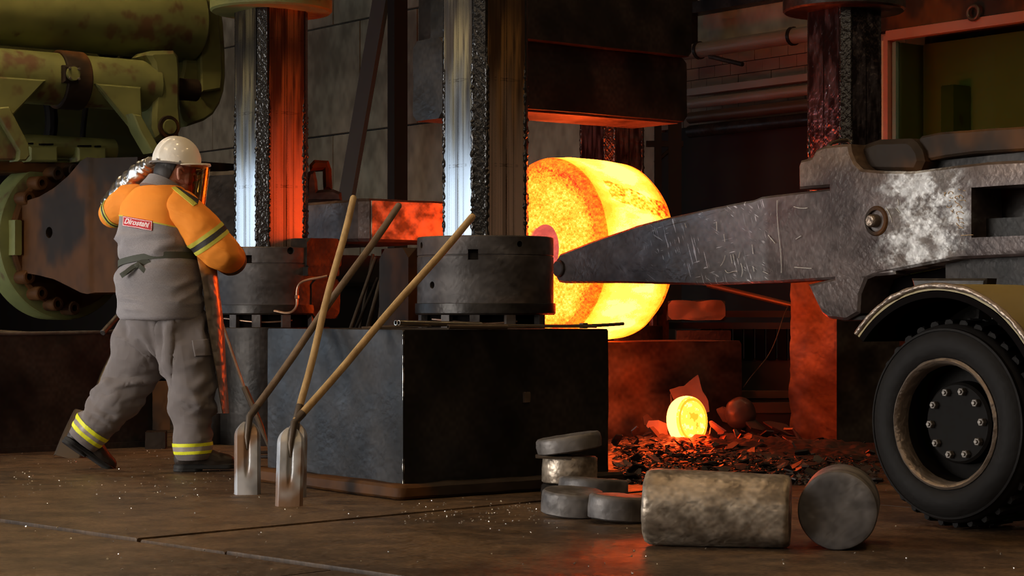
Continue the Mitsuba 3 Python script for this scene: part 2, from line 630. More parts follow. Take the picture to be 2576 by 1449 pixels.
pbr('tube_copper', (.42, .26, .17), .35, .8)
pbr('scale_flake', (.050, .040, .037), .42, .3)
pbr('scale_flake_light', (.12, .095, .09), .5, .2)
pbr('glow_scale', proc(c_glow_scale), .5, .2, .5, (proc(b_scale, 2e-3), .005))  # scale coloured lighter and redder in place of stronger glow
pbr('spark', (.75, .70, .62), .25, .9)
pbr('fender_paint', (.22, .165, .045), .45)
pbr('hot_base', (.02, .015, .012), .9)
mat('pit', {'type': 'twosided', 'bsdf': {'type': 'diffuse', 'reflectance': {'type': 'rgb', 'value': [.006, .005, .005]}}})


# the side of the right manipulator: dark scale, a bare hammered band, a burst of whitish lime
ARM_A = np.array([0.13, 12.84, 0.0])                         # on the near side of the tongs, at the billet
HEAT = np.array([-V[0], -V[1], 0])                           # along the tongs, away from the billet


def c_head(p, n, uv):
    s = (p.x - ARM_A[0]) * HEAT[0] + (p.y - ARM_A[1]) * HEAT[1]
    a = fbm(p.x * 4, p.y * 4, p.z * 5 + 9, 4)
    b = noise(p.x * 40, p.y * 40, p.z * 40)
    c = mix((.050, .038, .035), (.115, .092, .086), smoothstep(.3, .75, a))
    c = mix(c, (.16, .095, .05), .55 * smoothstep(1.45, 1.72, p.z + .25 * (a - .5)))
    sx, sz = (s - 3.24) / .27, (p.z - 1.33) / .34
    spread = dr.sqrt(sx * sx * .8 + sz * sz * .5)
    k = fbm(p.x * 13 + 2, p.y * 13, p.z * 16, 5)
    m = smoothstep(.40, .78, k + .42 * (1 - spread)) * smoothstep(1.30, .60, spread)
    v_ = fbm(p.x * 12 + p.z * 5, p.y * 12, p.z * 9 - p.x * 4, 5) + .35 * (fbm(p.x * 60, p.y * 60, p.z * 70, 3) - .5)
    c = mix(c, mix((.13, .11, .095), (.66, .67, .66), smoothstep(.33, .66, v_)), m * .92)
    band = smoothstep(1.02, 1.25, s) * smoothstep(2.14, 2.08, s)
    ln = mi.Float(0)
    for th_, k_ in ((.15, 1), (1.25, 2), (1.9, 3), (-.5, 4)):
        ca, sa = math.cos(th_), math.sin(th_)
        aa, bb = s * ca + p.z * sa, p.z * ca - s * sa
        ln += smoothstep(.80, .93, noise(aa * 17 + 9 * k_, bb * 150, k_ * 3.7)) * smoothstep(.5, .62, noise(aa * 5, bb * 6, k_))
    scr = dr.clip(ln, 0, 1)
    c = mix(c, mix((.13, .125, .125), (.60, .60, .61), scr), band * .85)
    return c * (.75 + .45 * b)


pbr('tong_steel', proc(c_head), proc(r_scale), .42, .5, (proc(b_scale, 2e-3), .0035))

# ================================================================== the hall
X0, X1, Y0, TOP = HALL['x0'], HALL['x1'], HALL['y0'], HALL['top']
WB = np.array([1.54, 18.0, 0])                              # a point of the back wall, which runs along V


def wall_at(t, z=0.0, out=0.0):
    """t metres to the right-front along the back wall; out metres in front of it"""
    q = WB - V * t - U * out
    return np.array([q[0], q[1], z])


def box(c, size, ch=.01, ax=None):
    return put(cbox(size, ch), c, *(ax or np.eye(3)))


struct('floor', box((.5, 14.4, -.13), (24, 41, .12)), 'floor_dirt')
struct('ceiling', box((.5, 14.4, TOP + .15), (24, 41, .3)), 'soot')
struct('wall_front', box((.5, Y0 - .15, TOP / 2), (22.6, .3, TOP)), 'soot')
struct('wall_right', box((X1 + .15, .2, TOP / 2), (.3, 11, TOP)), 'soot')
tL, tR = -21.5, 13.2
struct('wall_back', put(cbox((tR - tL, .3, TOP), .01), wall_at((tR + tL) / 2, TOP / 2, -.18), -V, U, Z), 'joint')

# left wall with two daylit gates, unseen and added to light the hall
gates = [('near', 1.0, 8.0, .0, 4.4, SKY_OPEN), ('far', 10.6, 17.6, .0, 2.75, SKY_COOL)]
edges = [Y0, 1.0, 8.0, 10.6, 17.6, 35.0]
lw = []
for a, b in ((Y0, 1.0), (8.0, 10.6), (17.6, 35.0)):
    lw.append(box((X0 - .15, (a + b) / 2, TOP / 2), (.3, b - a, TOP)))
for _, a, b, z0, z1, _c in gates:
    lw.append(box((X0 - .15, (a + b) / 2, (z1 + TOP) / 2), (.3, b - a, TOP - z1)))
struct('wall_left', cat(lw), 'soot')
for k, (nm, a, b, z0, z1, col) in enumerate(gates):
    v = np.array([[X0 - .22, a, z0], [X0 - .22, b, z0], [X0 - .22, b, z1], [X0 - .22, a, z1]])
    g = trimesh.Trimesh(v, [[0, 1, 2], [0, 2, 3]], process=False)
    if g.face_normals[0][0] < 0:
        g.invert()
    key = struct(f'added_window_{k + 1}', g, 'hot_base', False, label='tall daylit gate opening out of view, added to light the hall from the left')
    scene[key]['emitter'] = {'type': 'area', 'radiance': {'type': 'rgb', 'value': list(col)}, 'sampling_weight': 5.0 if k == 0 else 3.0}

v = np.array([[-7.5, Y0 + .02, 4.6], [9.0, Y0 + .02, 4.6], [9.0, Y0 + .02, 7.8], [-7.5, Y0 + .02, 7.8]])
g = trimesh.Trimesh(v, [[0, 2, 1], [0, 3, 2]], process=False)
if g.face_normals[0][1] < 0:
    g.invert()
key = struct('added_window_3', g, 'hot_base', False, label='unseen strip of warm glazing behind the camera, added as fill light')
scene[key]['emitter'] = {'type': 'area', 'radiance': {'type': 'rgb', 'value': list(BACK_FILL)}, 'sampling_weight': 2.0}

for i, (lx, ly, lz) in enumerate([(a_, b_, 8.0 if b_ < 13 else 4.85) for a_, b_ in [(-5.5, 6.5), (-.8, 6.0), (4.2, 6.5), (-5.0, 11.5), (-.6, 9.4), (4.6, 10.5), (-1.8, .2), (3.4, .2), (-3.3, 13.5)]]):  # unseen lamps; the pair near the camera and the low one are extra fill
    k = thing('added_lamp', 'warm lamp hung out of view, added to light the hall', 'lamp', 'added warm lamps out of view')
    part(k, 'shade', lathe([(.06, .42), (.10, .36), (.30, .06), (.34, 0), (.32, 0), (.28, .06), (.08, .34), (.0, .34)], 32, (lx, ly, lz)), 'helmet_rim')
    part(k, 'stem', cyl((lx, ly, lz + .4), (lx, ly, TOP), .025), 'helmet_rim')
    b = part(k, 'bulb', lathe([(0, 0), (.24, 0), (.24, .02), (0, .02)], 24, (lx, ly, lz + .03)), 'hot_base', False)
    scene[b]['emitter'] = {'type': 'area', 'radiance': {'type': 'rgb', 'value': list(LAMP)}}

k = thing('gate_blocker', 'unseen raised box on posts, added to keep gate light off the green machine', 'light_blocker')  # unseen box, added to block gate light from the green machine
part(k, 'body', box((-5.7, 12.5, 3.5), (1.5, 5.6, 2.7), .02), 'soot')
for yy in (10.6, 12.5, 14.4):
    part(k, 'pane', box((-4.93, yy, 3.6), (.02, 1.6, 1.0), .004), 'booth_glass')
for xx in (-6.3, -5.1):
    for yy in (9.9, 15.1):
        part(k, 'post', box((xx, yy, 1.07), (.12, .12, 2.14), .006), 'soot')

# concrete blocks of the back wall (left part), each a piece of its own
for r in range(-1, 6):
    z0, z1 = max(.0, .39 + 1.24 * r), .39 + 1.24 * (r + 1)
    off = .55 * (r % 2)
    t = -9.6 + off
    while t < -.9:
        w = 1.1
        sx = .012 * rng.uniform(0, 1)
        part('wall_back', 'concrete_block', put(cbox((w - .022, .06 + sx, z1 - z0 - .022), .008), wall_at(t + w / 2, (z0 + z1) / 2, .0), -V, U, Z), 'concrete', 32)
        t += w
# right part: plaster above, a band of painted bricks, dark plinth below
part('wall_back', 'plaster', put(cbox((8.6, .06, 3.0), .008), wall_at(3.4, 4.75, .0), -V, U, Z), 'concrete')
for r in range(7):
    z = 2.52 + .105 * r
    t = -.55 + .1 * (r % 2)
    while t < 2.7:
        part('wall_back', 'brick', put(cbox((.196, .05 + .01 * rng.uniform(), .099), .006), wall_at(t + .1, z + .05, .0), -V, U, Z), 'painted_brick', False)
        t += .2
part('wall_back', 'plinth', put(cbox((8.6, .05, 2.5), .01), wall_at(3.4, 1.25, -.01), -V, U, Z), 'soot')
# floor: heavy iron plates with open joints, turned to the press
PA, QA = nrm([1.42, 1.40, 0]), nrm([-1.40, 1.42, 0])
FO = G(300, 1352)


def plate_floor(p0, p1, q0, q1, dz=0.0, gap=.010):
    c = FO + PA * (p0 + p1) / 2 + QA * (q0 + q1) / 2
    part('floor', 'plate', put(cbox((p1 - p0 - gap, q1 - q0 - gap, .05), .006), (c[0], c[1], -.025 + dz), PA, QA, Z), 'floor_plate', False)


for i, (p0, p1) in enumerate(((.03, 3.1), (3.1, 6.2), (6.2, 10.5))):
    for (q0, q1) in ((-9.6, -6.6), (-6.6, -3.6), (-3.6, -.62), (-.62, -.085), (-.07, 3.4), (3.4, 7.2), (7.2, 12)):
        plate_floor(p0, p1, q0, q1, -.004 if (q0, q1) == (-.62, -.085) else 0)
for (p0, p1) in ((-3.2, -.03), (-6.4, -3.2), (-10, -6.4)):
    for (q0, q1) in ((-9.6, -5.2), (-5.2, -1.3), (-1.3, 2.6), (2.6, 7.5), (7.5, 12)):
        plate_floor(p0, p1, q0, q1)

# ================================================================== the forging press
PC = np.array([.30, 13.03, 0])
COLS = {'centre': np.array([-.15, 11.2, 0])}
COLS['left'] = COLS['centre'] + 2.32 * V
COLS['right'] = COLS['centre'] + 2.95 * U
COLS['rear'] = COLS['centre'] + 2.32 * V + 2.95 * U
COL_LABEL = {
    'centre': 'press column with a bright steel face behind the block, nearest of the four',
    'left': 'press column beside the worker, its right face glowing red',
    'right': 'dark reddish press column behind the arm of the manipulator on the right',
    'rear': 'dark press column seen above the glowing forging, under the upper die'}


def grid_uv(o, ex, ez, w, z0, z1, nx=2, nz=20):
    """a plate with uv = (across 0..1, height in metres)"""
    xs, zs = np.linspace(-.5, .5, nx), np.linspace(z0, z1, nz)
    v = np.array([o + ex * a * w + ez * z for z in zs for a in xs])
    uv = np.array([[a + .5, z] for z in zs for a in xs])
    f = []
    for k in range(nz - 1):
        for i in range(nx - 1):
            a = k * nx + i
            f += [[a, a + 1, a + 1 + nx], [a, a + 1 + nx, a + nx]]
    return trimesh.Trimesh(v, f, process=False), uv


def bead(p0, p1, r, seed, flat=.7):
    """a lumpy run of grease along a corner"""
    n = int(np.linalg.norm(p1 - p0) / .012)
    t_ = np.linspace(0, 1, n)
    path = p0 + (p1 - p0) * t_[:, None]
    g = np.random.default_rng(seed)
    m = tube(path, r * (.55 + .6 * g.random(n)) * np.clip(.42 + (1 - t_) * 3.5, 0, 1), 9)
    k = meshkit.fbm(m.vertices * 55, 3, seed) - .5
    m.vertices = m.vertices + (meshkit.noise(m.vertices * 90, seed)[:, None] - .5) * .008
    return m


H = .19
for name, c in COLS.items():
    k = thing('press_column', COL_LABEL[name], 'press column')
    top = 5.2
    oct_ = [(-H + .045, -H), (H - .045, -H), (H, -H + .045), (H, H - .045), (H - .045, H), (-H + .045, H), (-H, H - .045), (-H, -H + .045)]
    sh = prism(oct_, top - .9, .004)
    sh.apply_transform(frame([c[0], c[1], .9], U, V, Z))
    part(k, 'shaft', sh, 'grease', 20)
    zb = 1.27
    zt = 2.84 if name in ('left', 'right') else 5.0
    for j, (n_, e_) in enumerate(((-U, -V), (-V, U), (U, V), (V, -U))):
        m, uv = grid_uv(c + n_ * (H + .003), e_, Z, .262, zb, zt)
        if np.dot(m.face_normals[0], n_) < 0:
            m.invert()
        part(k, 'polished_face', m, ('polished_face' if j == 0 else 'glow_tint_face') if name in ('centre', 'left') else 'greasy_face', True, uv=uv)
    for j, (a, b) in enumerate(((-1, -1), (1, -1), (-1, 1))):
        for (da, db) in ((.052, 0), (0, .052)):
            q = c + U * a * (H - .005 - da) + V * b * (H - .005 - db)
            q0 = q + Z * (zb + .0)
            q1 = q + Z * (2.32 if name != 'right' else 2.1)
            part(k, 'grease_bead', bead(q0, q1, .016, 11 * j + int(100 * da)), 'grease', 40)
    if name in ('left', 'right'):
        f0 = 2.815
        part(k, 'top_flange', lathe([(.2, f0), (.385, f0), (.398, f0 + .012), (.398, f0 + .095), (.388, f0 + .105), (.2, f0 + .105)], 64, (c[0], c[1], 0)), 'green_paint' if name == 'left' else 'black_steel')
        part(k, 'nut', lathe([(.2, f0 + .105), (.30, f0 + .105), (.30, f0 + .60), (.2, f0 + .60)], 48, (c[0], c[1], 0)), 'black_steel')
    if name != 'right':
        # a bored sleeve in two halves, with sockets, a joint, a lip and a waist below it
        r = .384 if name == 'centre' else .371
        sleeve = lathe([(.2, zb), (r - .006, zb), (r, zb - .006), (r, 1.168), (r - .004, 1.165), (r - .004, 1.161), (r, 1.158), (r, .90), (.2, .90)], 96, (c[0], c[1], 0))
        if name == 'centre':
            holes = [(1190, 640, 13, 0), (1060, 617, 8, 1), (1308, 614, 8, 1), (1087, 717, 9, 1)]
        else:
            holes = [(624, 652, 10, 0), (731, 631, 9, 1)]
        tools = []
        for (hx, hy, hr, round_) in holes:
            d0 = c[1] - r * .9
            kx = (hx - CX) / F
            # where the ray meets the sleeve
            A_, B_, C_ = kx * kx + 1, -2 * (kx * c[0] + c[1]), c[0] ** 2 + c[1] ** 2 - r * r
            d0 = (-B_ - math.sqrt(max(B_ * B_ - 4 * A_ * C_, 0))) / (2 * A_)
            q = P(hx, hy, d0)
            n_ = nrm([q[0] - c[0], q[1] - c[1], 0])
            rr = hr / F * d0
            tools.append(cyl(q + n_ * .05, q - n_ * .06, rr, 20) if round_ else put(cbox((2 * rr, 2 * rr, .12), .002), q, np.cross(n_, Z), Z, n_))
        part(k, 'sleeve', cut(sleeve, *tools), 'grey_steel', 25)
        part(k, 'lip', lathe([(.2, .90), (r + .010, .90), (r + .012, .895), (r + .012, .845), (r + .004, .835), (.2, .835)], 80, (c[0], c[1], 0)), 'black_steel')
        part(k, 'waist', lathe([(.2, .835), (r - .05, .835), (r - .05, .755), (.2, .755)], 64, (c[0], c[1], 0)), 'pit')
        part(k, 'base_sleeve', rough(lathe([(0, .755), (r + .006, .755), (r + .012, .75), (r + .012, 0), (0, 0)], 72, (c[0], c[1], 0)), .004, 6, .12), 'black_steel', 30)
        for th in (200, 236, 262, 292, 325):
            a = math.radians(th)
            q = c + np.array([math.cos(a), math.sin(a), 0]) * (r - .015)
            part(k, 'clamp_bar', put(cbox((.035, .055, .085), .004), q + Z * .795, [math.cos(a), math.sin(a), 0], [-math.sin(a), math.cos(a), 0], Z), 'grey_steel')
        part(k, 'feed_line', tube([c + np.array([math.cos(a), math.sin(a), 0]) * (r - .03) + Z * (.80 - .012 * math.sin(3 * a)) for a in np.radians(np.linspace(215, 300, 16))], .006, 8), 'tube_copper')

# extra fittings at the left column: bracket and copper line on its glowing side
c = COLS['left']
k = 'press_column_001'
bq = P(785, 660, 12.86)
part(k, 'bracket', rough(uvbox(P(788, 640, 12.93), (.26, .26, .20), .03), .012, 8, .04), 'black_steel')
part(k, 'ledge', uvbox(P(785, 684, 12.88), (.24, .28, .055), .008), 'black_steel')
part(k, 'junction_box', rough(uvbox(P(793, 752, 12.95), (.22, .26, .26), .04), .014, 8, .04), 'black_steel')
part(k, 'copper_line', tube(spline([P(823, 694, 12.62), P(800, 699, 12.62), P(768, 706, 12.63), P(754, 714, 12.63), P(748, 728, 12.63), P(747, 750, 12.63), P(745, 772, 12.62), P(735, 784, 12.62), P(715, 787, 12.63), P(690, 782, 12.65)], 48), .0085, 10), 'tube_copper')
part(k, 'line_nut', cyl(P(747, 742, 12.63), P(747, 752, 12.63), .014, 6), 'tube_copper')

# right column: square foot, rough with scale
lc = np.array([1.827, 13.05, 0])
fc = lc - V * .205 + U * .30
foot = rough(uvbox(fc + Z * .56, (.60, .41, 1.12), .02), .022, 7, .035, 3, 4)
part('press_column_002', 'foot', foot, 'grey_steel', 30)
part('press_column_003', 'foot', uvbox(COLS['rear'] + Z * .5, (.6, .6, 1.0), .02), 'black_steel')


def block(name, label, u0, u1, v0, v1, z0, z1, ch, bsdf, amp=.006, edge=.06, catg='press block', thing_=True):
    c_ = PC + U * (u0 + u1) / 2 + V * (v0 + v1) / 2 + Z * (z0 + z1) / 2
    m = rough(uvbox(c_, (u1 - u0, v1 - v0, z1 - z0), ch), amp, 4, edge, 5)
    return m


UD = thing('upper_die', 'dark upper die of the press hanging over the glowing forging, red underneath', 'die')
part(UD, 'die_block', block('', '', -.9, .9, -.27, .27, 2.137, 2.56, .035, 'black_steel', .008, .05), 'black_steel')
part(UD, 'ram', block('', '', -.86, .86, -.36, .36, 2.56, 5.2, .03, 'black_steel', .004, .2), 'black_steel')
solo('guide_block', rough(put(cbox((.30, .30, .48), .04), P(1127, 204, 11.9), U, V, Z), .006, 6, .05), 'black_steel',
     'dark rounded guide block hanging left of the nearest press column', 'guide block')
part('guide_block', 'hanger', uvbox(P(1130, 116, 11.9) + Z * 1.3, (.16, .16, 2.6), .01), 'black_steel')

part(UD, 'die_face', rough(uvbox(PC + Z * 2.132, (1.72, .46, .02), .008), .004, 8, .06), 'grey_steel')
LD = thing('lower_die', 'long dark red lower die carrying the glowing forging', 'die')
part(LD, 'die_block', block('', '', -1.19, 1.414, -.27, .30, .0, .657, .022, 'black_steel', .008, .05), 'grey_steel')

# ------------------------------------------------------------------ the glowing forging
EMIT = [(21, 1.9, .34), (20.5, 1.28, .14), (20, .94, .062), (18, .70, .030), (15, .47, .015), (9, .26, .009), (4, .085, .006), (1.2, .030, .004)]
NAMES = ['yellow-white hot skin', 'bright yellow hot skin', 'yellow hot skin', 'orange-yellow hot skin', 'orange hot skin', 'deep orange scale', 'red scale flecks', 'dark red scale flecks']


FACE = [(9.5, 1.2, .20), (9.5, .92, .085), (9, .74, .046), (8.5, .56, .024), (7.5, .40, .014), (5, .20, .008), (3.2, .078, .006), (1.2, .030, .004)]


def hot(parent, mesh, level, gain=1.0, table=EMIT):
    """splits a mesh by the heat of its triangles (level 0 .. 5) into parts, each giving off its own light"""
    for q in range(len(table)):
        sel = np.where(level == q)[0]
        if len(sel) == 0:
            continue
        m = mesh.submesh([sel], append=True, repair=False)
        key = part(parent, 'glowing_skin', m, 'hot_base', False, label=NAMES[q], kind='stuff' if q else None)
        scene[key]['emitter'] = {'type': 'area', 'radiance': {'type': 'rgb', 'value': [float(x * gain) for x in table[q]]}, 'sampling_weight': 1.5 if len(sel) > .25 * len(level) else .5}


BC = PC + np.array([.13, .07, 0]) + U * .03 + Z * 1.262               # centre of the forging
RB, TB = .588, .65
f0 = -TB / 2
prof = [(.0, f0 + .26), (.155, f0 + .26), (.16, f0 + .02), (.17, f0 + .004)]
prof += [(r_, f0) for r_ in np.linspace(.175, RB - .05, 150)]
prof += [(RB - .05 + .05 * math.sin(a), f0 + .05 - .05 * math.cos(a)) for a in np.linspace(.12, math.pi / 2, 22)]
prof += [(RB + .016 * math.sin(math.pi * t), f0 + .05 + (TB - .10) * t) for t in np.linspace(.012, 1, 130)]
prof += [(RB - .05 + .05 * math.cos(a), -f0 - .05 + .05 * math.sin(a)) for a in np.linspace(.15, math.pi / 2, 8)]
prof += [(.3, -f0), (0, -f0)]
bil = lathe(prof, 560, BC, U)
bil.vertices += bil.vertex_normals * ((meshkit.fbm(bil.vertices * 4, 3, 2) - .5) * .018)[:, None]
cen = bil.triangles_center - BC
ax = cen @ U
rad = np.linalg.norm(cen - np.outer(ax, U), axis=1)
n1 = meshkit.fbm(bil.triangles_center * 60, 3, 1)
jit = np.random.default_rng(5).uniform(-.42, .42, len(cen))
n2 = meshkit.fbm(bil.triangles_center * 7, 3, 4)
n3 = meshkit.noise(bil.triangles_center * 130, 9)
up = cen[:, 2] / RB
heat = np.zeros(len(cen))
face = (ax < f0 + .05) & (rad > .163)
rr = rad / RB
heat[face] = (1.75 + jit + 6.0 * (n1 - .5) + 2.4 * (n3 - .5) + 3.0 * (n2 - .5) + .75 * up + 3.0 * np.clip((rr - .74) / .2, 0, 1) * (.55 + .9 * n2) - 3.0 * np.clip(.46 - rr, 0, 1))[face]
side = (ax >= f0 + .05) & (rad > .3) & (ax < -f0 - .03)
q = (ax - f0) / TB
heat[side] = (.62 + .7 * jit + 3.2 * np.clip(.24 - q, 0, 1) / .24 + 3.2 * np.clip(q - .72, 0, 1) / .28 + 3.4 * (n2 - .5) + 2.6 * (meshkit.fbm(np.c_[cen[:, 2] * 26, ax * 5, cen[:, 0] * 5], 3, 8) - .5))[side]
streak = side & (np.abs(up - (.72 - .35 * q)) < .055 + .1 * n2) & (q > .25)
heat[streak] += 5.4 * np.clip(n1[streak] - .38, 0, 1) * 2
edge = (ax < f0 + .06) & (rad > RB - .052) | (ax >= -f0 - .05) & (rad > RB - .06)
heat[edge] = 4.7 + 1.2 * jit[edge] + 3.4 * (n1[edge] - .5) + 2.2 * (n2[edge] - .5)
hole = (rad <= .163) & (ax < 0)
heat[hole] = 5
FG = thing('glowing_forging', 'large yellow-hot disc-shaped steel forging gripped between the dies', 'forging')
SIDE = [(c_[0] * .74, c_[1], c_[2]) for c_ in EMIT]
for sel_, tab_ in ((face & ~hole, FACE), (side & ~hole, SIDE), (~face & ~side & ~hole, EMIT)):
    hot(FG, bil.submesh([np.where(sel_)[0]], append=True, repair=False), np.clip(np.round(heat[sel_]), 0, 7).astype(int), 1.0, tab_)
hk = part(FG, 'punched_hole', bil.submesh([np.where(hole)[0]], append=True, repair=False), 'raw_billet', False, label='dull pink punched hole')
scene[hk]['emitter'] = {'type': 'area', 'radiance': {'type': 'rgb', 'value': [.50, .075, .06]}, 'sampling_weight': .2}

# ------------------------------------------------------------------ the small glowing slug on the floor
sn = nrm([.70, -.71, .10])
sc_ = P(1727, 1058, 12.55)
RS = .152
pr = [(0, -.05), (RS - .03, -.05), (RS - .008, -.042), (RS, -.025)] + [(RS + .004 * math.sin(math.pi * t), -.025 + .06 * t) for t in np.linspace(.1, 1, 8)]
pr += [(RS - .0015, .040), (RS - .003, .0445), (RS - .0055, .049), (RS - .009, .053), (RS - .012, .0555), (RS - .0145, .0572), (RS - .02, .058)] + [(x_, .056) for x_ in np.linspace(RS - .026, .004, 26)] + [(0, .056)]
sl = lathe(pr, 120, sc_, sn)
cs = sl.triangles_center - sc_
sa = cs @ sn
sr = np.linalg.norm(cs - np.outer(sa, sn), axis=1)
m1 = meshkit.fbm(sl.triangles_center * 30, 3, 3)
lv = np.where(sa > .045, .75 + 3.0 * (m1 - .5) + 1.2 * np.clip(.6 - sr / RS, 0, 1), 0)
lv = np.where((sa > .046) & (sr > RS - .030) & (sr < RS - .014), 2.2, lv)
SG = thing('glowing_slug', 'small round yellow-hot slug standing on edge among flakes of scale', 'hot slug')
hot(SG, sl, np.clip(np.round(lv), 0, 3).astype(int), 1.0, [(32, 2.6, .42), (28, .98, .10), (22, .62, .03), (14, .38, .012)])

# ================================================================== the big box in front of the press
BA = math.radians(37)
BU, BV = np.array([math.cos(BA), math.sin(BA), 0]), np.array([-math.sin(BA), math.cos(BA), 0])
B0 = np.array([(1014 - CX) / F * 9.02, 9.02, 0])
BLK = thing('steel_box', 'large dark steel box on a flange, shovels leaning on it', 'steel box')
bb = put(cbox((1.21, 1.22, .735), .010), B0 + BU * .605 + BV * .61 + Z * .40, BU, BV, Z)
part(BLK, 'body', rough(bb, .0032, 6, .035, 3, 4), 'black_steel', 30)
from shapely.geometry import box as sbox
fl = prism(np.array(sbox(-.02, -.02, 1.23, 1.23).buffer(.05, quad_segs=5).exterior.coords)[:-1], .068, .014)
fl.apply_transform(frame(B0 + Z * .002, BU, BV, Z))
fl = rough(fl, .009, 9, .035, 6)
part(BLK, 'flange', fl, 'rusty_steel', 30)
part(BLK, 'edge_glint', rough(tube([B0 + BU * .005 + BV * .005 + Z * (.06 + .70 * t) for t in np.linspace(0, 1, 90)], .0050, 8), .0022, 30, .02, 5), 'shine_bar')  # bright line painting the highlight along the corner of the box
part(BLK, 'lug', put(rough(cbox((.035, .02, .05), .004), .003, 30, .01), B0 + BU * .70 - BV * .006 + Z * .445, BU, BV, Z), 'grey_steel')


def on_top(x, y, z):
    d = F * (CAMZ - z) / (y - HY)
    return np.array([(x - CX) / F * d, d, z])


zt = .770
PIPE = [
    ('iron_pipe', 'bright open-ended pipe lying on the steel box, left of a pair', [(995, 9.12), (1210, 9.42), ], .0125, .006),
    ('iron_pipe', 'bright open-ended pipe lying on the steel box, right of a pair', [(1003, 9.08), (1205, 9.37)], .0125, .006)]
for nm, lb, pts, r, dz in PIPE:
    a = np.array([(pts[0][0] - CX) / F * pts[0][1], pts[0][1], zt + .030])
    b = np.array([(pts[1][0] - CX) / F * pts[1][1], pts[1][1], zt + .020])
    solo(nm, pipe(a, b, .0125, .009), 'shine_bar', lb, 'pipe')
a = np.array([(1127 - CX) / F * 9.16, 9.16, zt + .011])
b = np.array([(1275 - CX) / F * 9.32, 9.32, zt + .010])
solo('iron_pipe', pipe(a, b, .011, .008), 'brown_bar', 'short brown pipe lying along the front edge of the steel box', 'pipe')
bar = [np.array([(x - CX) / F * d, d, zt + h]) for x, d, h in ((1150, 9.36, .017), (1300, 9.50, .014), (1450, 9.68, .012), (1568, 9.86, .022))]
solo('iron_rod', tube(spline(bar, 24), .008, 10), 'brown_bar', 'long thin rod on the steel box, its tip in front of the glow', 'rod')
a, b = [np.array([(x - CX) / F * d, d, zt + .009]) for x, d in ((1205, 9.30), (1500, 9.66))]
solo('iron_rod', tube(spline([a, (a + b) / 2 + Z * .003, b], 12), .007, 10), 'shine_bar', 'bright straight rod lying along the front of the steel box', 'rod')
q = np.array([(1468 - CX) / F * 9.72, 9.72, zt + .013])
solo('steel_nut', put(cbox((.03, .03, .026), .003), q, BU, BV, Z), 'brown_bar', 'small dark steel nut on the far end of the steel box', 'nut')
sh = rough(put(cbox((.32, .11, .004), .001), B0 + BU * .07 + BV * .16 + Z * (zt + .012), nrm([.9, .1, .03]), nrm([-.1, .9, .06]), nrm(np.cross([.9, .1, .03], [-.1, .9, .06]))), .006, 7, .03)
solo('sheet_scrap', sh, 'brown_bar', 'flat brown strip of sheet metal on the corner of the steel box', 'sheet metal')

# ------------------------------------------------------------------ shovels


def shovel(label, foot, neck, top, width, wood, face, blen, square=False, steel='shovel_steel'):
    """foot: middle of the cutting edge on the floor, neck: where the blade ends, top: end of the handle; face: the way the back of the blade looks"""
    k = thing('shovel', label, 'shovel')
    foot, neck, top = map(np.asarray, (foot, neck, top))
    ly = nrm(neck - foot)
    lz = nrm(np.asarray(face) - ly * np.dot(face, ly))
    lx = np.cross(ly, lz)
    L = np.linalg.norm(neck - foot)
    ny, nx = 34, 25
    vs = []
    for i in range(ny):
        t = i / (ny - 1)
        w = width * (.96 if t < .8 or square else .96 * math.sqrt(max(1 - ((t - .8) / .2) ** 2 * .84, .02)))
        for j in range(nx):
            s = j / (nx - 1) * 2 - 1
            side = -.034 * max(0, abs(s) - .80) / .20                  # sides fold back
            rib = -.016 * math.exp(-(s / .13) ** 2) * (1 if t > .42 else max(0, (t - .2) / .22))       # fold below the socket
            crown = -.030 * max(0, t - .80) / .20 * (not square)
            bow = .010 * math.sin(math.pi * t)
            tip = -.006 * (1 - t) * s * s
            vs.append([s * w / 2, t * L + .010 * (1 - s * s) * (1 - t) * -1 * (1 if t < .05 else 0), side + rib + crown + bow + tip])
    vs = np.array(vs)
    f = []
    for i in range(ny - 1):
        for j in range(nx - 1):
            a = i * nx + j
            f += [[a, a + 1, a + 1 + nx], [a, a + 1 + nx, a + nx]]
    f = np.array(f)
    m = trimesh.Trimesh(vs, f, process=False)
    vn = m.vertex_normals
    n = len(vs)
    rim = np.array([e for e in [tuple(x) for x in np.vstack([f[:, [0, 1]], f[:, [1, 2]], f[:, [2, 0]]])]])
    es = {tuple(x) for x in rim}
    rim = np.array([x for x in es if (x[1], x[0]) not in es])
    rim = rim[np.lexsort((rim[:, 1], rim[:, 0]))]
    fs = np.vstack([f, f[:, ::-1] + n, np.stack([rim[:, 0], rim[:, 0] + n, rim[:, 1] + n], 1), np.stack([rim[:, 0], rim[:, 1] + n, rim[:, 1]], 1)])
    m = trimesh.Trimesh(np.vstack([vs, vs - vn * .0025]), fs, process=False)
    part(k, 'blade', put(m, foot, lx, ly, lz), steel, 40)
    hd = nrm(top - neck)
    s0 = neck - ly * .08 + lz * .002
    part(k, 'socket', tube([s0 - ly * .06 - lz * .006, s0, neck + hd * .02, neck + hd * .085], [.006, .013, .0175, .0190], 14), 'brown_bar')
    hp = [neck + hd * .03, neck + hd * .07]
    n_ = 9
    for i in range(1, n_ + 1):
        hp.append(neck + (top - neck) * (.08 + .92 * i / n_) + lx * .004 * math.sin(3 * i / n_ * math.pi))
    hp = np.array(hp)
    rr_ = np.full(len(hp), .0175)
    rr_[-1] = .0165
    e_ = nrm(hp[-1] - hp[-2])
    hp = np.vstack([hp, hp[-1] + e_ * .010, hp[-1] + e_ * .014])
    part(k, 'handle', tube(hp, np.r_[rr_, .012, .004], 14), wood, 60)
    return k


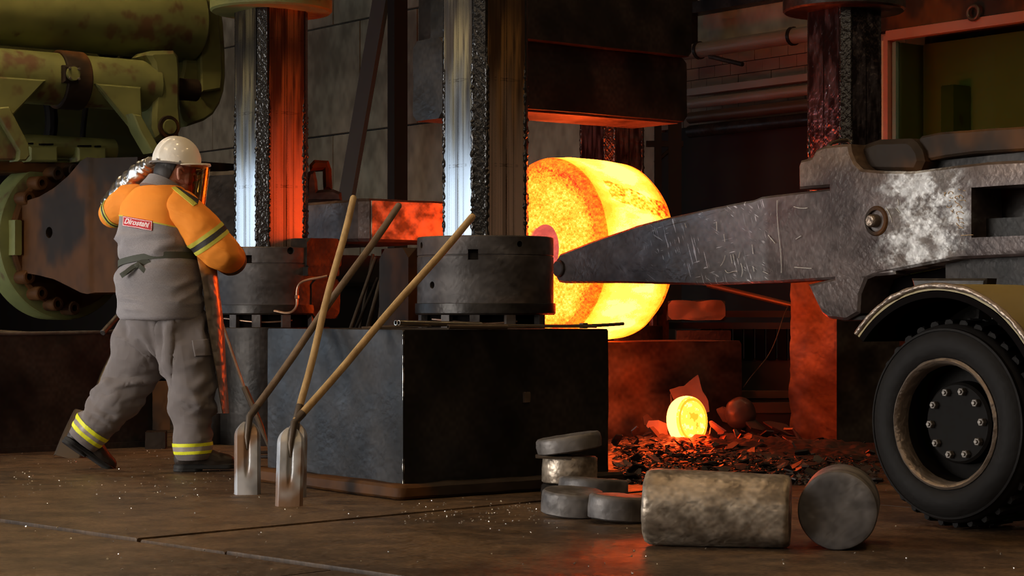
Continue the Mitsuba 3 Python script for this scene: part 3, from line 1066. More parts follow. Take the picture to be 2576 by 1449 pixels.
f1 = G(622, 1243, .004)
shovel('long-handled shovel with a rusty brown blade, left of the two at the steel box', f1, P(622, 1057, f1[1] + .10), P(1003, 517, 9.93), .128, 'old_wood', (.10, -1, .25), .33)
f2 = G(727, 1272, .004)
shovel('shovel with a grey blade at the corner of the steel box, handle pointing farthest right', f2, P(733, 1072, f2[1] + .10), P(1188, 545, 9.50), .126, 'ash_wood', (.12, -1, .25), .35)
f3 = G(740, 1250, .004)
shovel('shovel with a pale straight handle, its blade hidden behind the grey blade', f3, P(744, 1060, f3[1] + .13), P(889, 498, 9.86), .112, 'ash_wood', (.05, -1, .35), .30)

# square shovel leaning at the low box on the left
lf = G(168, 1148, .01)
shovel('square-bladed shovel standing behind the rear boot of the worker at the low dark box', lf, P(219, 1035, lf[1] + .16), P(300, 856, 12.05), .20, 'shine_bar', (-.12, -1, .35), .3, True, 'brown_bar')
# iron poker leaning at the press column
k = thing('poker', 'slim iron poker leaning behind the apron of the worker', 'poker')
part(k, 'rod', tube(spline([P(552, 790, 12.25), P(585, 890, 12.0), P(617, 982, 11.8)], 12), .0085, 10), 'tube_copper')
part(k, 'grip', tube(spline([P(615, 976, 11.81), P(645, 1045, 11.65), P(672, 1115, 11.5), P(681, 1140, 11.45)], 12), [.018] * 8 + [.013, .010, .008, .006], 12), 'brown_bar')
# dark tube resting on the low box
solo('iron_pipe', cat(cyl(P(258, 838, 12.25), P(299, 793, 12.42), .019), pipe(P(298, 794, 12.415), P(302, 789, 12.43), .021, .015)), 'grey_steel', 'dark pipe with a bright mouth sticking up behind the low dark box', 'pipe')

# ------------------------------------------------------------------ low box on the left, planks, bucket
lb0 = G(-60, 1143)
lb1 = lb0 + U * 1.20
LBX = thing('low_steel_box', 'low dark steel box at the left edge, behind the worker', 'steel box')
lm = (lb0 + lb1) / 2 + V * .55
part(LBX, 'body', rough(put(cbox((1.2, 1.1, .70), .012), lm + Z * .365, U, V, Z), .005, 8, .05), 'black_steel')
part(LBX, 'sill', rough(put(cbox((1.26, 1.16, .035), .010), lm + Z * .0175, U, V, Z), .004, 10, .05), 'black_steel')
part(LBX, 'rim', tube(spline([lb0 + Z * .725, lb0 + U * .4 + Z * .722, lb0 + U * .8 + Z * .726, lb1 + Z * .72], 20), .012, 8), 'grey_steel')
k = solo('iron_rod', tube(spline([P(-20, 832, 12.3), P(110, 839, 12.4), P(250, 837, 12.6), P(300, 830, 12.7)], 20), .009, 8), 'brown_bar', 'long brown rod lying on top of the low dark box', 'rod')
q = G(412, 1129)
solo('timber_block', rough(put(cbox((.125, .2, .105), .008), q + Z * .0525 + V * .1, nrm([1, .12, 0]), nrm([-.12, 1, 0]), Z), .004, 14, .03), 'rusty_steel', 'brown timber block on the floor between the legs of the worker', 'timber')
solo('timber_board', rough(put(cbox((.11, .03, .31), .004), q + Z * .26 + V * .22 + U * .10, nrm([1, .12, 0]), nrm([-.12, 1, 0]), Z), .003, 14, .03), 'rusty_steel', 'reddish board standing behind the brown timber block', 'board')
bk = G(533, 1119)
k = thing('steel_drum', 'small dark steel drum with a bright rim at the foot of the press column', 'drum')
part(k, 'body', lathe([(0, 0), (.088, 0), (.092, .005), (.092, .205), (.080, .205), (.080, .02), (0, .02)], 40, bk + np.array([0, .1, 0])), 'black_steel')
part(k, 'rim', lathe([(.080, .200), (.096, .200), (.096, .214), (.080, .214), (.080, .200)], 40, bk + np.array([0, .1, 0])), 'worn_rim')
for i, (x, y, w, r_) in enumerate(((640, 1141, .22, .2), (655, 1152, .20, -.1))):
    solo('iron_strip', rough(put(cbox((w, .05, .012), .002), G(x, y) + Z * .01, [math.cos(r_), math.sin(r_), 0], [-math.sin(r_), math.cos(r_), 0], Z), .002, 20, .03), 'grey_steel',
         ['upper flat iron strip on the floor behind the left shovel', 'lower flat iron strip on the floor behind the left shovel'][i], 'iron strip')

# ------------------------------------------------------------------ billets and sawn discs in the foreground
c0, c1 = np.array([(1622 - CX) / F * 7.23, 7.23, .138]), np.array([(1990 - CX) / F * 7.13, 7.13, .129])
L = np.linalg.norm(c1 - c0)
pr = [(0, 0), (.108, .0), (.128, .006), (.137, .022), (.139, .05), (.136, L * .5), (.131, L - .028), (.128, L - .012), (.120, L - .003), (.112, L - .004), (0, L - .012)]
bm = rough(lathe(pr, 72, c0, c1 - c0), .0022, 28, .018, 4)
bm.vertices[:, 2] -= bm.vertices[:, 2].min()
solo('round_billet', bm, 'raw_billet', 'long pitted round steel billet lying on its side in the foreground', 'steel billet', 40)
n_ = nrm([-.20, -.98, 0])
c0 = np.array([(2107 - CX) / F * 7.05, 7.05, .141])
pr = [(0, 0), (.126, .0), (.137, .004), (.141, .014), (.141, .36), (.130, .375), (0, .38)]
bm = rough(lathe(pr, 72, c0, -n_), .0016, 22, .022, 5)
bm.vertices[:, 2] -= bm.vertices[:, 2].min()
solo('round_billet', bm, 'sawn_steel', 'short round steel billet beside the tire, its flat end to the front', 'steel billet', 40)


def disc(c, r, h, tilt, seed, label, matn='sawn_steel', squash=1.0):
    m = lathe([(0, 0), (r - .008, 0), (r, .006), (r + .003, h * .5), (r, h - .009), (r - .009, h), (r * .6, h + .001), (0, h - .003)], 64)
    g = np.random.default_rng(seed)
    a = np.arctan2(m.vertices[:, 1], m.vertices[:, 0])
    m.vertices[:, :2] *= (1 + .035 * np.sin(2 * a + g.uniform(0, 6)) + .02 * np.sin(3 * a + g.uniform(0, 6)))[:, None]
    m = rough(m, .003, 20, .02, seed)
    m.apply_transform(eul(*tilt))
    m.vertices[:, 2] -= m.vertices[:, 2].min()
    m.vertices += c
    return solo('sawn_disc', m, matn, label, 'steel disc', 40)


def at(x, d, z=0.0):
    return np.array([(x - CX) / F * d, d, z])


disc(at(1441, 8.25), .126, .098, (.10, .01, .4), 1, 'thick sawn steel disc on the floor, leftmost of the two at the front')
disc(at(1553, 8.04), .124, .100, (.075, .03, 1.4), 2, 'thick sawn steel disc touching the end of the long billet')
disc(at(1489, 8.62), .145, .115, (.10, .0, 2.4), 3, 'wide pale sawn steel disc behind the two at the front')
disc(at(1432, 9.02), .128, .070, (.0, .0, 1.0), 4, 'dark sawn steel disc at the bottom of the leaning stack', 'black_steel')
disc(at(1431, 9.02, .070), .128, .125, (.02, -.02, 3.0), 5, 'brownish sawn steel disc in the middle of the leaning stack', 'raw_billet')
disc(at(1433, 9.0, .200), .142, .072, (.12, .09, 4.0), 6, 'tilted sawn steel disc on top of the stack at the steel box')
solo('sheet_scrap', rough(put(cbox((.16, .10, .006), .001), at(1392, 8.93, .2), nrm([1, 0, -.02]), nrm([0, 1, .05]), nrm([.02, -.05, 1])), .005, 16, .03), 'brown_bar', 'thin bent scrap of sheet wedged in the stack of discs', 'sheet metal')

# ------------------------------------------------------------------ scale: flakes on the floor
big = [  # x, y, depth, size, roll, pitch, yaw, material
    (1738, 1008, 13.02, .17, 1.35, .1, .3, 'scale_flake_light'), (1698, 1022, 12.98, .10, 1.25, .2, 1.1, 'scale_flake'), (1658, 1075, 12.72, .085, 1.0, .5, .2, 'scale_flake_light'),
    (1648, 1092, 12.62, .075, .9, -.3, 1.4, 'scale_flake'), (1795, 1082, 12.66, .09, 1.1, -.2, 2.0, 'scale_flake_light'), (1800, 1100, 12.50, .075, .8, .4, .6, 'scale_flake'),
    (1828, 1045, 13.0, .075, 1.2, .2, 2.6, 'scale_flake'), (1632, 1062, 12.9, .06, .9, .1, .5, 'scale_flake'), (1852, 1095, 12.6, .05, 1.0, .3, .8, 'scale_flake_light'),
    (1900, 1068, 12.9, .09, .5, .2, .3, 'scale_flake'), (1960, 1078, 12.6, .13, .45, -.1, 1.0, 'scale_flake'), (2005, 1090, 12.3, .10, .6, -.5, 2.2, 'scale_flake'),
    (1766, 1115, 12.38, .05, 1.3, .0, .1, 'scale_flake'), (1868, 1105, 12.4, .05, .9, .6, 2.9, 'scale_flake'), (1916, 1117, 12.1, .04, 1.1, .3, .7, 'scale_flake_light'),
    (1992, 1122, 11.9, .045, 1.0, .5, 1.7, 'scale_flake_light')]
for i, (x, y, d, s, a, b, c, mt) in enumerate(big):
    m = shard(s, .012, 400 + i)
    m.apply_transform(eul(a, b, c))
    m = rough(m, .008, 14, .05, i)
    m.vertices += P(x, y, d)
    m.vertices[:, 2] += max(0, .0 - m.vertices[:, 2].min())
    solo('scale_plate', m, mt, ['largest plate of scale, standing upright right behind the glowing slug', 'plate of scale peeking out left of the largest plate behind the slug', 'orange-lit plate of scale leaning left of the glowing slug',
                                'low plate of scale at the lower left edge of the glowing slug', 'orange-lit plate of scale at the right edge of the glowing slug', 'low plate of scale at the lower right edge of the glowing slug',
                                'plate of scale between the slug and the round scrap lump', 'small plate of scale at the foot of the lower die', 'small pale plate of scale right of the slug, before the scrap lump', 'wide flat plate of scale in front of the scrap lump',
                                'widest dark plate of scale lying before the pale planks', 'tilted plate of scale at the foot of the right press column', 'dark scrap of scale in front of the glowing slug', 'small tilted plate of scale right of the dark scrap',
                                'small pale plate of scale in the middle of the litter', 'small pale plate of scale near the right press column'][i], 'scale plate', 25)
m = trimesh.creation.icosphere(3, .105)
m.vertices *= [1, .6, .95]
m = rough(m, .02, 9, .04, 3)
m.vertices += P(1862, 1040, 12.95)
solo('scrap_lump', m, 'scale_flake', 'rounded dark red lump of scrap leaning on the lower die', 'scrap lump')


def flake_spot(g):
    x = g.uniform(1548, 2205)
    u_ = g.uniform() ** 1.05
    y = 1218 - 158 * u_
    return x, y




def blocked(q, pad=.05):
    r = q - PC
    if abs(r @ U) < 1.414 + pad and -.27 - pad < r @ V < .30 + pad:
        return True
    r = q - fc
    if abs(r @ U) < .30 + pad and abs(r @ V) < .205 + pad:
        return True
    r = q - B0
    return -.05 - pad < r @ BU < 1.26 + pad and -.05 - pad < r @ BV < 1.26 + pad


g = np.random.default_rng(21)
n_big = 0
small = []
spots = []
while n_big < 240:
    x, y = flake_spot(g)
    if 1660 < x < 1790 and 1080 < y < 1132:
        continue
    q = G(x, y)
    if blocked(q):
        continue
    s = g.uniform(.030, .072)
    hgt = max(0, .10 - .11 * abs(q[1] - 12.4) / 2 - .05 * abs(x - 1720) / 300) + .004
    if any(np.linalg.norm(q - o) < .05 for o in spots):
        continue
    spots.append(q)
    m = shard(s, g.uniform(.004, .009), int(g.integers(1e6)), g.uniform(.5, .95))
    m.apply_transform(eul(g.normal(0, .28), g.normal(0, .28), g.uniform(0, 6.28)))
    m.vertices += q
    m.vertices[:, 2] += hgt * g.uniform(.2, 1) - min(0, m.vertices[:, 2].min()) * .9
    pale = g.uniform() < .14
    zone = 'left of the glowing slug' if x < 1655 else 'close in front of the glowing slug' if x < 1800 else 'right of the glowing slug, before the press foot' if x < 2010 else 'beside the big tire'
    tone = 'pale' if pale else 'dark'
    solo('scale_flake', m, 'scale_flake_light' if pale else 'scale_flake', f'{tone} flake of iron scale {zone}', 'scale flake', False, f'{tone} scale flakes {zone}')
    n_big += 1
bits = []
for i in range(6500):
    x, y = flake_spot(g)
    q = G(x, y)
    if blocked(q, .02):
        continue
    hgt = max(0, .07 - .06 * abs(q[1] - 12.4) / 2 - .04 * abs(x - 1720) / 300)
    m = shard(g.uniform(.008, .028), .003, int(g.integers(1e6)), g.uniform(.4, 1))
    m.apply_transform(eul(g.normal(0, .35), g.normal(0, .35), g.uniform(0, 6.28)))
    m.vertices += q + Z * (hgt * g.uniform(0, 1) + .006)
    bits.append(m)
solo('scale_litter', trimesh.util.concatenate(bits), 'scale_flake', 'fine litter of small scale flakes over the floor around the glowing slug', 'scale litter', False, kind='stuff')
# a low mound under it
gx, gy = np.meshgrid(np.linspace(.55, 2.35, 140), np.linspace(9.9, 13.4, 200))
hz = .075 * np.exp(-((gx - 1.15) / .55) ** 2 - ((gy - 12.55) / .85) ** 2) + .05 * np.exp(-((gx - 1.9) / .5) ** 2 - ((gy - 12.2) / .6) ** 2)
hz = hz * (.5 + meshkit.fbm(np.stack([gx * 6, gy * 6, gx * 0], -1), 4)) - .006 + .035 * (meshkit.fbm(np.stack([gx * 22, gy * 22, gx * 0], -1), 3) - .5)
vv = np.stack([gx, gy, hz], -1).reshape(-1, 3)
bl_ = np.array([blocked(q * [1, 1, 0], .03) for q in vv])
ff = []
for i in range(199):
    a = i * 140 + np.arange(139)
    ff += [np.stack([a, a + 1, a + 141], 1), np.stack([a, a + 141, a + 140], 1)]
ff = np.vstack(ff)
ff = ff[~bl_[ff].any(1)]
solo('scale_dust', trimesh.Trimesh(vv, ff, process=False), 'scale_flake', 'low heap of dark scale dust under the flakes by the lower die', 'scale dust', 40, kind='stuff')
# small bright crumbs on the plates
bits = []
for i in range(420):
    x, y = (g.uniform(0, 600), g.uniform(1130, 1260)) if i < 150 else (g.uniform(1010, 1400), g.uniform(1262, 1320)) if i < 260 else (g.uniform(0, 2576), g.uniform(1150, 1445))
    if blocked(G(x, y), .05):
        continue
    m = shard(g.uniform(.0018, .0055), .003, int(g.integers(1e6)))
    m.apply_transform(eul(g.normal(0, .5), g.normal(0, .5), g.uniform(0, 6)))
    m.vertices += G(x, y) + Z * .002
    bits.append(m)
solo('metal_crumbs', trimesh.util.concatenate(bits), 'spark', 'tiny bright metal crumbs scattered over the floor plates', 'metal crumbs', False, kind='stuff')

# ================================================================== the manipulator on the right
MAN = thing('forging_manipulator', 'heavy wheeled forging manipulator reaching in from the right with its dark tongs', 'manipulator')
A = ARM_A
tong = [(1397, 655), (1398, 698), (1404, 709), (1420, 712), (1560, 712), (1760, 717), (1960, 711), (2060, 704), (2250, 690), (2250, 470), (2090, 474), (1962, 489), (1912, 496), (1893, 504), (1800, 521), (1690, 545), (1600, 568), (1500, 602), (1430, 630), (1406, 640)]
tm = plate(tong, A, HEAT, U, 0.0, .10, .012)
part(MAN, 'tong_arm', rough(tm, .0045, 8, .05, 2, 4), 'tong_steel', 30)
part(MAN, 'tong_arm', plate(tong, A, HEAT, U, .76, .15, .012), 'black_steel', 30)
pz = on_plane(1408, 676, A, HEAT)
pp = A + HEAT * pz[0] + Z * pz[1]
part(MAN, 'tip_pin', lathe([(0, .022), (.045, .022), (.052, .016), (.054, 0), (.054, -.03), (0, -.03)], 36, pp, -U), 'grey_steel')

head = [(2008, 476), (2007, 418), (2012, 404), (2040, 396), (2049, 378), (2070, 368), (2136, 362), (2140, 385), (2150, 408), (2168, 426), (2220, 431), (2300, 430), (2400, 417), (2480, 408), (2640, 400),
        (2640, 640), (2400, 652), (2300, 672), (2215, 688), (2178, 702), (2163, 740), (2160, 788), (2128, 806), (2082, 801), (2066, 790), (2046, 750), (2030, 716), (2096, 700), (2096, 694), (2090, 600), (2083, 478), (2083, 470)]
hm = plate(head, A, HEAT, U, -.008, .24, .014)
wa, wb = on_plane(2446, 472, A, HEAT), on_plane(2700, 588, A, HEAT)
wc = A + HEAT * (wa[0] + wb[0]) / 2 + Z * (wa[1] + wb[1]) / 2
hm = cut(hm, put(cbox((abs(wb[0] - wa[0]), 1.2, abs(wa[1] - wb[1])), .02), wc, HEAT, U, Z), put(cyl((0, 0, 0), (0, 0, .09), .075, 32), A + HEAT * on_plane(2208, 556, A, HEAT)[0] + Z * on_plane(2208, 556, A, HEAT)[1] - U * .02, HEAT, Z, U))
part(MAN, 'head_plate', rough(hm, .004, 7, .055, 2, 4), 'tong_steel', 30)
part(MAN, 'head_plate', plate(head, A, HEAT, U, .68, .24, .014), 'black_steel', 30)
q = on_plane(2208, 556, A, HEAT)
pq = A + HEAT * q[0] + Z * q[1]
part(MAN, 'pivot_ring', lathe([(.058, .02), (.074, .02), (.080, .012), (.082, -.02), (.058, -.02), (.058, .02)], 48, pq, -U), 'rusty_steel')
bs = rough(lathe([(0, .052), (.026, .052), (.034, .042), (.036, 0), (.036, -.09), (0, -.09)], 24, pq + HEAT * -.012, -U), .004, 40, .012)
part(MAN, 'pivot_bolt', bs, 'worn_rim')
lug = [(2138, 432), (2136, 386), (2150, 370), (2205, 350), (2284, 347), (2297, 356), (2312, 378), (2318, 405), (2304, 436)]
part(MAN, 'top_lug', rough(plate(lug, A, HEAT, U, .10, .40, .03), .004, 7, .05), 'rusty_steel')
ring = [(2311, 404), (2309, 350), (2316, 342), (2360, 333), (2450, 326), (2660, 312), (2660, 374), (2450, 386), (2380, 395), (2318, 407)]
part(MAN, 'top_ring', rough(plate(ring, A, HEAT, U, .16, .5, .012), .004, 7, .05), 'rusty_steel')
part(MAN, 'spacer', plate([(2314, 430), (2318, 405), (2660, 370), (2660, 430)], A, HEAT, U, .24, .4, .008), 'black_steel')
part(MAN, 'handle_ring', tube([P(2084, 368, 10.85), P(2092, 360, 10.9), P(2112, 354, 10.95), P(2130, 353, 11.0), P(2138, 358, 11.0)], .011, 8), 'brown_bar')
part(MAN, 'inner_block', plate([(2476, 460), (2476, 600), (2800, 600), (2800, 460)], A, HEAT, U, .36, .3, .01), 'green_paint')
# body behind the head
bc = A + HEAT * 4.6 + U * .46
part(MAN, 'chassis', put(cbox((2.6, .70, .55), .03), bc + Z * 1.05, HEAT, U, Z), 'black_steel')
part(MAN, 'peel', cyl(A + HEAT * 2.9 + U * .46 + Z * 1.33, A + HEAT * 5.6 + U * .46 + Z * 1.33, .22, 40), 'black_steel')
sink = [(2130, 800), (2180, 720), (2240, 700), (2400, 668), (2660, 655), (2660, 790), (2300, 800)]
part(MAN, 'belly_shade', plate(sink, A, HEAT, U, .22, .10, .01), 'pit')  # near-black sheet painting the shade of the hollow under the head
part(MAN, 'belly_strip', plate([(2100, 800), (2255, 784), (2255, 806), (2120, 808)], A, HEAT, U, .03, .10, .006), 'black_steel')
# wheel
WD = 7.75
wcen = P(2377, 1066, WD)
wn = -U                                                        # the face looks to the left-front
RT = wcen[2] - .004
tire = [(.245, -.02), (.256, .000), (.272, .012), (.295, .020), (.32, .020), (.345, .012), (RT - .040, -.004), (RT - .024, -.026), (RT - .018, -.045), (RT - .018, -.29), (RT - .03, -.32), (.30, -.33), (.245, -.32), (.245, -.02)]
part(MAN, 'tire', lathe(tire, 110, wcen, wn), 'rubber', 30)
lugs = []
for i in range(34):
    a = 2 * math.pi * i / 34
    er = np.array(HEAT) * math.cos(a) + Z * math.sin(a)
    et = -np.array(HEAT) * math.sin(a) + Z * math.cos(a)
    lugs.append(put(cbox((.036, .034, .17), .010), wcen + er * (RT - .020) - wn * .125, er, nrm(et + .25 * wn), np.cross(er, nrm(et + .25 * wn))))
    lugs.append(put(cbox((.036, .034, .17), .010), wcen + er * (RT - .020) - wn * .25 + et * .035, er, nrm(et - .25 * wn), np.cross(er, nrm(et - .25 * wn))))
tr_ = thing('x', '', '')
del labels[tr_]
for i, m in enumerate(lugs):
    part('forging_manipulator__tire', 'tread_lug', m, 'rubber')
rim = rough(lathe([(.228, -.03), (.236, .004), (.247, .014), (.257, .006), (.257, -.05), (.228, -.05), (.228, -.03)], 96, wcen, wn), .0035, 22, .02)
part(MAN, 'rim_edge', rim, 'worn_rim', 40)
part(MAN, 'wheel_dish', lathe([(0, -.075), (.150, -.075), (.160, -.085), (.165, -.14), (.225, -.15), (.232, -.05), (.236, -.02), (.240, -.30), (0, -.30)], 80, wcen, wn), 'wheel_steel')
part(MAN, 'sidewall_ring', lathe([(RT - .050, -.006), (RT - .044, .004), (RT - .036, .002), (RT - .034, -.012), (RT - .050, -.012), (RT - .050, -.006)], 96, wcen, wn), 'rubber')
for i in range(10):
    a = 2 * math.pi * (i + .12) / 10
    q = wcen + (HEAT * math.cos(a) + Z * math.sin(a)) * .128 + wn * -.078
    nk = part(MAN, 'wheel_nut', cyl(q, q + wn * .024, .0165, 6, .003), 'bright_bolt')
    part(nk, 'stud', cyl(q + wn * .02, q + wn * .031, .0085, 12, .002), 'bright_bolt')
# fender
th = np.radians(np.linspace(140, 12, 48))
ro, ri, wd = .545, .520, .42
vv, ff = [], []
for t in th:
    e = -HEAT * -math.cos(t) + Z * math.sin(t)
    for (r_, o_) in ((ro, .05), (ro, -wd), (ri, -wd), (ri, .05)):
        vv.append(wcen + e * r_ + wn * o_)
for i in range(len(th) - 1):
    for j in range(4):
        a, b = i * 4 + j, i * 4 + (j + 1) % 4
        ff += [[a, b, b + 4], [a, b + 4, a + 4]]
ff += [[0, 2, 1], [0, 3, 2], [len(vv) - 4, len(vv) - 3, len(vv) - 2], [len(vv) - 4, len(vv) - 2, len(vv) - 1]]
fm = trimesh.Trimesh(np.array(vv), ff, process=False)
fm.fix_normals()
part(MAN, 'fender', rough(fm, .004, 9, .04), 'fender_paint', 30)
ep = [wcen + (HEAT * math.cos(t) + Z * math.sin(t)) * (ro - .006) + wn * .05 for t in np.radians(np.linspace(140, 12, 60))]
part('forging_manipulator__fender', 'edge_bead', rough(tube(ep, .0115, 10), .005, 30, .02), 'worn_rim')
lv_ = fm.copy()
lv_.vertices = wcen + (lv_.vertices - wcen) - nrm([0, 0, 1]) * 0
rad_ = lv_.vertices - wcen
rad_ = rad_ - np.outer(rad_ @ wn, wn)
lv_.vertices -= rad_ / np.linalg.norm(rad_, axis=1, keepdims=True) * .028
part('forging_manipulator__fender', 'shade_liner', lv_, 'pit')  # black sheet added to darken the underside of the fender like shade
part(MAN, 'axle', cyl(wcen - wn * .28, wcen - wn * 1.2, .09, 24), 'black_steel')
part(MAN, 'wheel_fork', plate([(2290, 700), (2480, 700), (2440, 1000), (2380, 1000)], wcen * [1, 1, 0], HEAT, U, .36, .08, .01), 'black_steel')

# chalk and scratch marks
def strokes(name, parent, lines, r, bs, plane_off=-.012, label=None):
    ms = []
    for ln in lines:
        pts = []
        for (x, y) in ln:
            s = on_plane(x, y, A + U * plane_off, HEAT)
            pts.append(A + U * plane_off + HEAT * s[0] + Z * s[1])
        if len(pts) > 2:
            pts = spline(pts, 6 * len(pts))
        ms.append(tube(pts, r, 6))
    part(parent, name, cat(ms), bs, 60, label=label)


zz = lambda X, Y: (2370 + X / 10.35, 460 + Y / 10.35)
hand = [[(165, 290), (175, 245), (220, 228), (265, 245), (275, 285)], [(40, 265), (90, 270), (60, 310), (75, 345)], [(195, 385), (235, 402), (275, 390)], [(175, 462), (215, 468)],
        [(120, 590), (135, 630), (185, 640), (230, 620), (240, 580)], [(225, 720), (265, 740), (290, 690)], [(265, 740), (285, 780)],
        [(335, 410), (335, 365), (380, 345), (425, 360), (445, 395)], [(375, 420), (350, 400)], [(430, 355), (470, 320), (520, 345), (545, 400)],
        [(330, 460), (345, 500), (420, 545), (445, 560)], [(455, 460), (540, 450), (600, 465), (612, 490)], [(375, 620), (410, 585), (470, 600), (510, 640), (485, 660)],
        [(370, 770), (420, 755), (500, 765), (555, 805)], [(370, 770), (375, 810), (400, 830)], [(405, 870), (415, 930), (430, 1000)], [(365, 910), (450, 920), (540, 945)],
        [(370, 1045), (400, 1095), (450, 1130), (485, 1140)], [(475, 1030), (530, 1035), (560, 1065)], [(415, 1185), (480, 1165), (550, 1185)], [(420, 160), (470, 185)], [(550, 200), (610, 210)], [(490, 1370), (600, 1365), (810, 1352)]]
strokes('chalk_writing', MAN, [[zz(*p) for p in ln] for ln in hand], .0016, 'ochre_chalk', label='ochre handwritten figures')
z6 = lambda X, Y: (1716 + X / 2.957, 480 + Y / 2.957)
scr = [[(360, 475), (372, 540)], [(378, 470), (386, 520)], [(435, 540), (448, 590), (440, 640)], [(320, 480), (305, 530), (285, 560)], [(520, 400), (528, 470)], [(525, 560), (535, 600)], [(600, 600), (640, 618)],
       [(320, 590), (345, 610), (380, 600), (410, 605)], [(830, 118), (900, 130), (932, 128)], [(885, 335), (845, 360)], [(835, 568), (880, 572), (965, 578)], [(708, 70), (706, 150), (716, 300), (730, 430), (738, 610)],
       [(255, 230), (258, 300)], [(310, 320), (318, 380)], [(1512, 125), (1550, 190), (1562, 235)], [(1590, 130), (1620, 165)], [(1605, 60), (1612, 110)], [(20, 240), (30, 275)], [(640, 330), (690, 390)], [(430, 455), (420, 500)]]
strokes('chalk_strokes', MAN, [[z6(*p) for p in ln] for ln in scr], .0019, 'chalk', label='white chalk strokes')

# ================================================================== the green manipulator on the left
LMN = thing('green_manipulator', 'old green hydraulic manipulator with a rusty round head, behind the worker on the left', 'manipulator')
AG = P(200, HY, 15.0)
AG[2] = 0


def gp(x, y, off=0.0):
    """the point that the photo shows at x, y on the plane along U at depth 15, moved off metres back along V"""
    A_ = AG + V * off
    s = on_plane(x, y, A_, U)
    return A_ + U * s[0] + Z * s[1]


def gplate(pix, off, depth, bs='green_paint', name='plate', ch=.012):
    return part(LMN, name, plate(pix, AG, U, V, off, depth, ch), bs)


p0, p1 = gp(-60, 5, .1), gp(484, 40, .1)
p1[2] = p0[2]
part(LMN, 'lift_cylinder', cyl(p0, p1, .30, 56, .02), 'green_paint')
gplate([(486, -20), (552, -20), (564, 60), (568, 130), (569, 190), (565, 228), (555, 260), (538, 287), (515, 303), (472, 318), (456, 306), (447, 280), (446, 252), (452, 215), (462, 170), (470, 110), (478, 50)], .05, .42, name='end_bracket', ch=.02)
gplate([(497, -20), (544, -20), (557, 120), (560, 190), (556, 224), (508, 232), (504, 120)], -.02, .10, name='bracket_face')
p0, p1 = gp(-60, 184, -.15), gp(384, 204, -.15)
p1[2] = p0[2]
part(LMN, 'tilt_cylinder', cyl(p0, p1, .195, 48, .01), 'green_paint')
part(LMN, 'rod', cyl(p1, p1 + U * .38, .085, 32), 'rusty_steel')
a, b = p0 + U * (np.linalg.norm(gp(140, 190, -.15) - p0)), p0 + U * (np.linalg.norm(gp(203, 192, -.15) - p0))
part(LMN, 'clamp_band', cyl(a, b, .218, 48, .01), 'rusty_steel')
gplate([(161, 163), (199, 165), (199, 209), (161, 207)], -.40, .06, 'rusty_steel', 'trunnion_pad')
tp = gp(182, 186, -.41)
part(LMN, 'trunnion_cap', cyl(tp, tp - V * .03, .052, 32, .004), 'green_paint')
for sx in (-1, 1):
    for sz in (-1, 1):
        q = tp + U * .036 * sx + Z * .036 * sz - V * .028
        part(LMN, 'cap_bolt', cyl(q, q - V * .016, .010, 8, .002), 'bright_bolt')
gplate([(372, 138), (384, 127), (440, 126), (452, 140), (456, 180), (455, 270), (460, 320), (448, 345), (420, 352), (396, 345), (386, 320), (388, 270), (392, 200), (386, 160)], -.32, .30, name='end_lug', ch=.03)
q = gp(424, 320, -.33)
part(LMN, 'lug_pin', lathe([(0, .03), (.052, .03), (.058, .022), (.058, 0), (0, 0)], 32, q, -V), 'green_paint')
part(LMN, 'pin_ring', lathe([(.062, .018), (.085, .018), (.09, 0), (.062, 0), (.062, .018)], 32, q, -V), 'rusty_steel')
gplate([(-60, 188), (118, 201), (36, 288), (-60, 292)], -.38, .06, name='gusset')
gplate([(242, 210), (356, 219), (358, 278), (362, 330), (330, 318)], -.38, .06, name='gusset')
gplate([(-8, 270), (24, 268), (72, 360), (76, 392), (66, 404), (46, 405), (48, 380), (-8, 285)], -.55, .16, name='arm_link', ch=.01)
gplate([(-60, 285), (-6, 288), (46, 380), (44, 402), (-60, 404)], -.50, .10, name='link_cheek')
gplate([(334, 285), (356, 290), (402, 372), (384, 385), (352, 330)], -.50, .16, name='arm_link', ch=.01)
p0, p1 = gp(20, 362, .12), gp(288, 372, .12)
p1[2] = p0[2]
part(LMN, 'lower_cylinder', cyl(p0, p1, .083, 36, .012), 'green_paint')
gplate([(76, 368), (146, 368), (146, 406), (76, 406)], -.02, .16, name='saddle')
gplate([(197, 370), (268, 372), (268, 406), (197, 406)], -.02, .16, name='saddle')
for (x0, x1, y) in ((72, 86, 359), (100, 136, 361), (197, 232, 365), (240, 256, 366)):
    gplate([(x0, y), (x1, y), (x1, y + 4), (x0, y + 4)], .02, .03, 'pit', 'slot')
gplate([(-60, 60), (450, 90), (450, 410), (-60, 410)], .75, .06, 'dark_green', 'rear_panel')
gplate([(310, 100), (338, 100), (338, 145), (310, 145)], .60, .06, 'soot', 'rear_post')
part(LMN, 'hose', tube(spline([gp(222, 150, .45), gp(221, 230, .4), gp(213, 290, .4), gp(208, 350, .4)], 24), .022, 10), 'rubber')
part(LMN, 'hose', tube(spline([gp(60, 250, .5), gp(110, 235, .45), gp(128, 280, .45), gp(124, 345, .5)], 24), .05, 10), 'rubber')
fq = gp(270, 118, .3)
wk = part(LMN, 'fan_wheel', lathe([(.0, .02), (.03, .02), (.03, .01), (.075, .01), (.085, .02), (.095, .02), (.095, -.05), (0, -.05)], 40, fq, nrm([-.35, -.94, 0])), 'black_steel')
for i in range(6):
    a = i * math.pi / 3
    e = np.array([.94, -.35, 0]) * math.cos(a) + Z * math.sin(a)
    part(wk, 'spoke_hole', cyl(fq + e * .052 + nrm([-.35, -.94, 0]) * .008, fq + e * .052 + nrm([-.35, -.94, 0]) * .014, .016, 14, .001), 'green_paint')
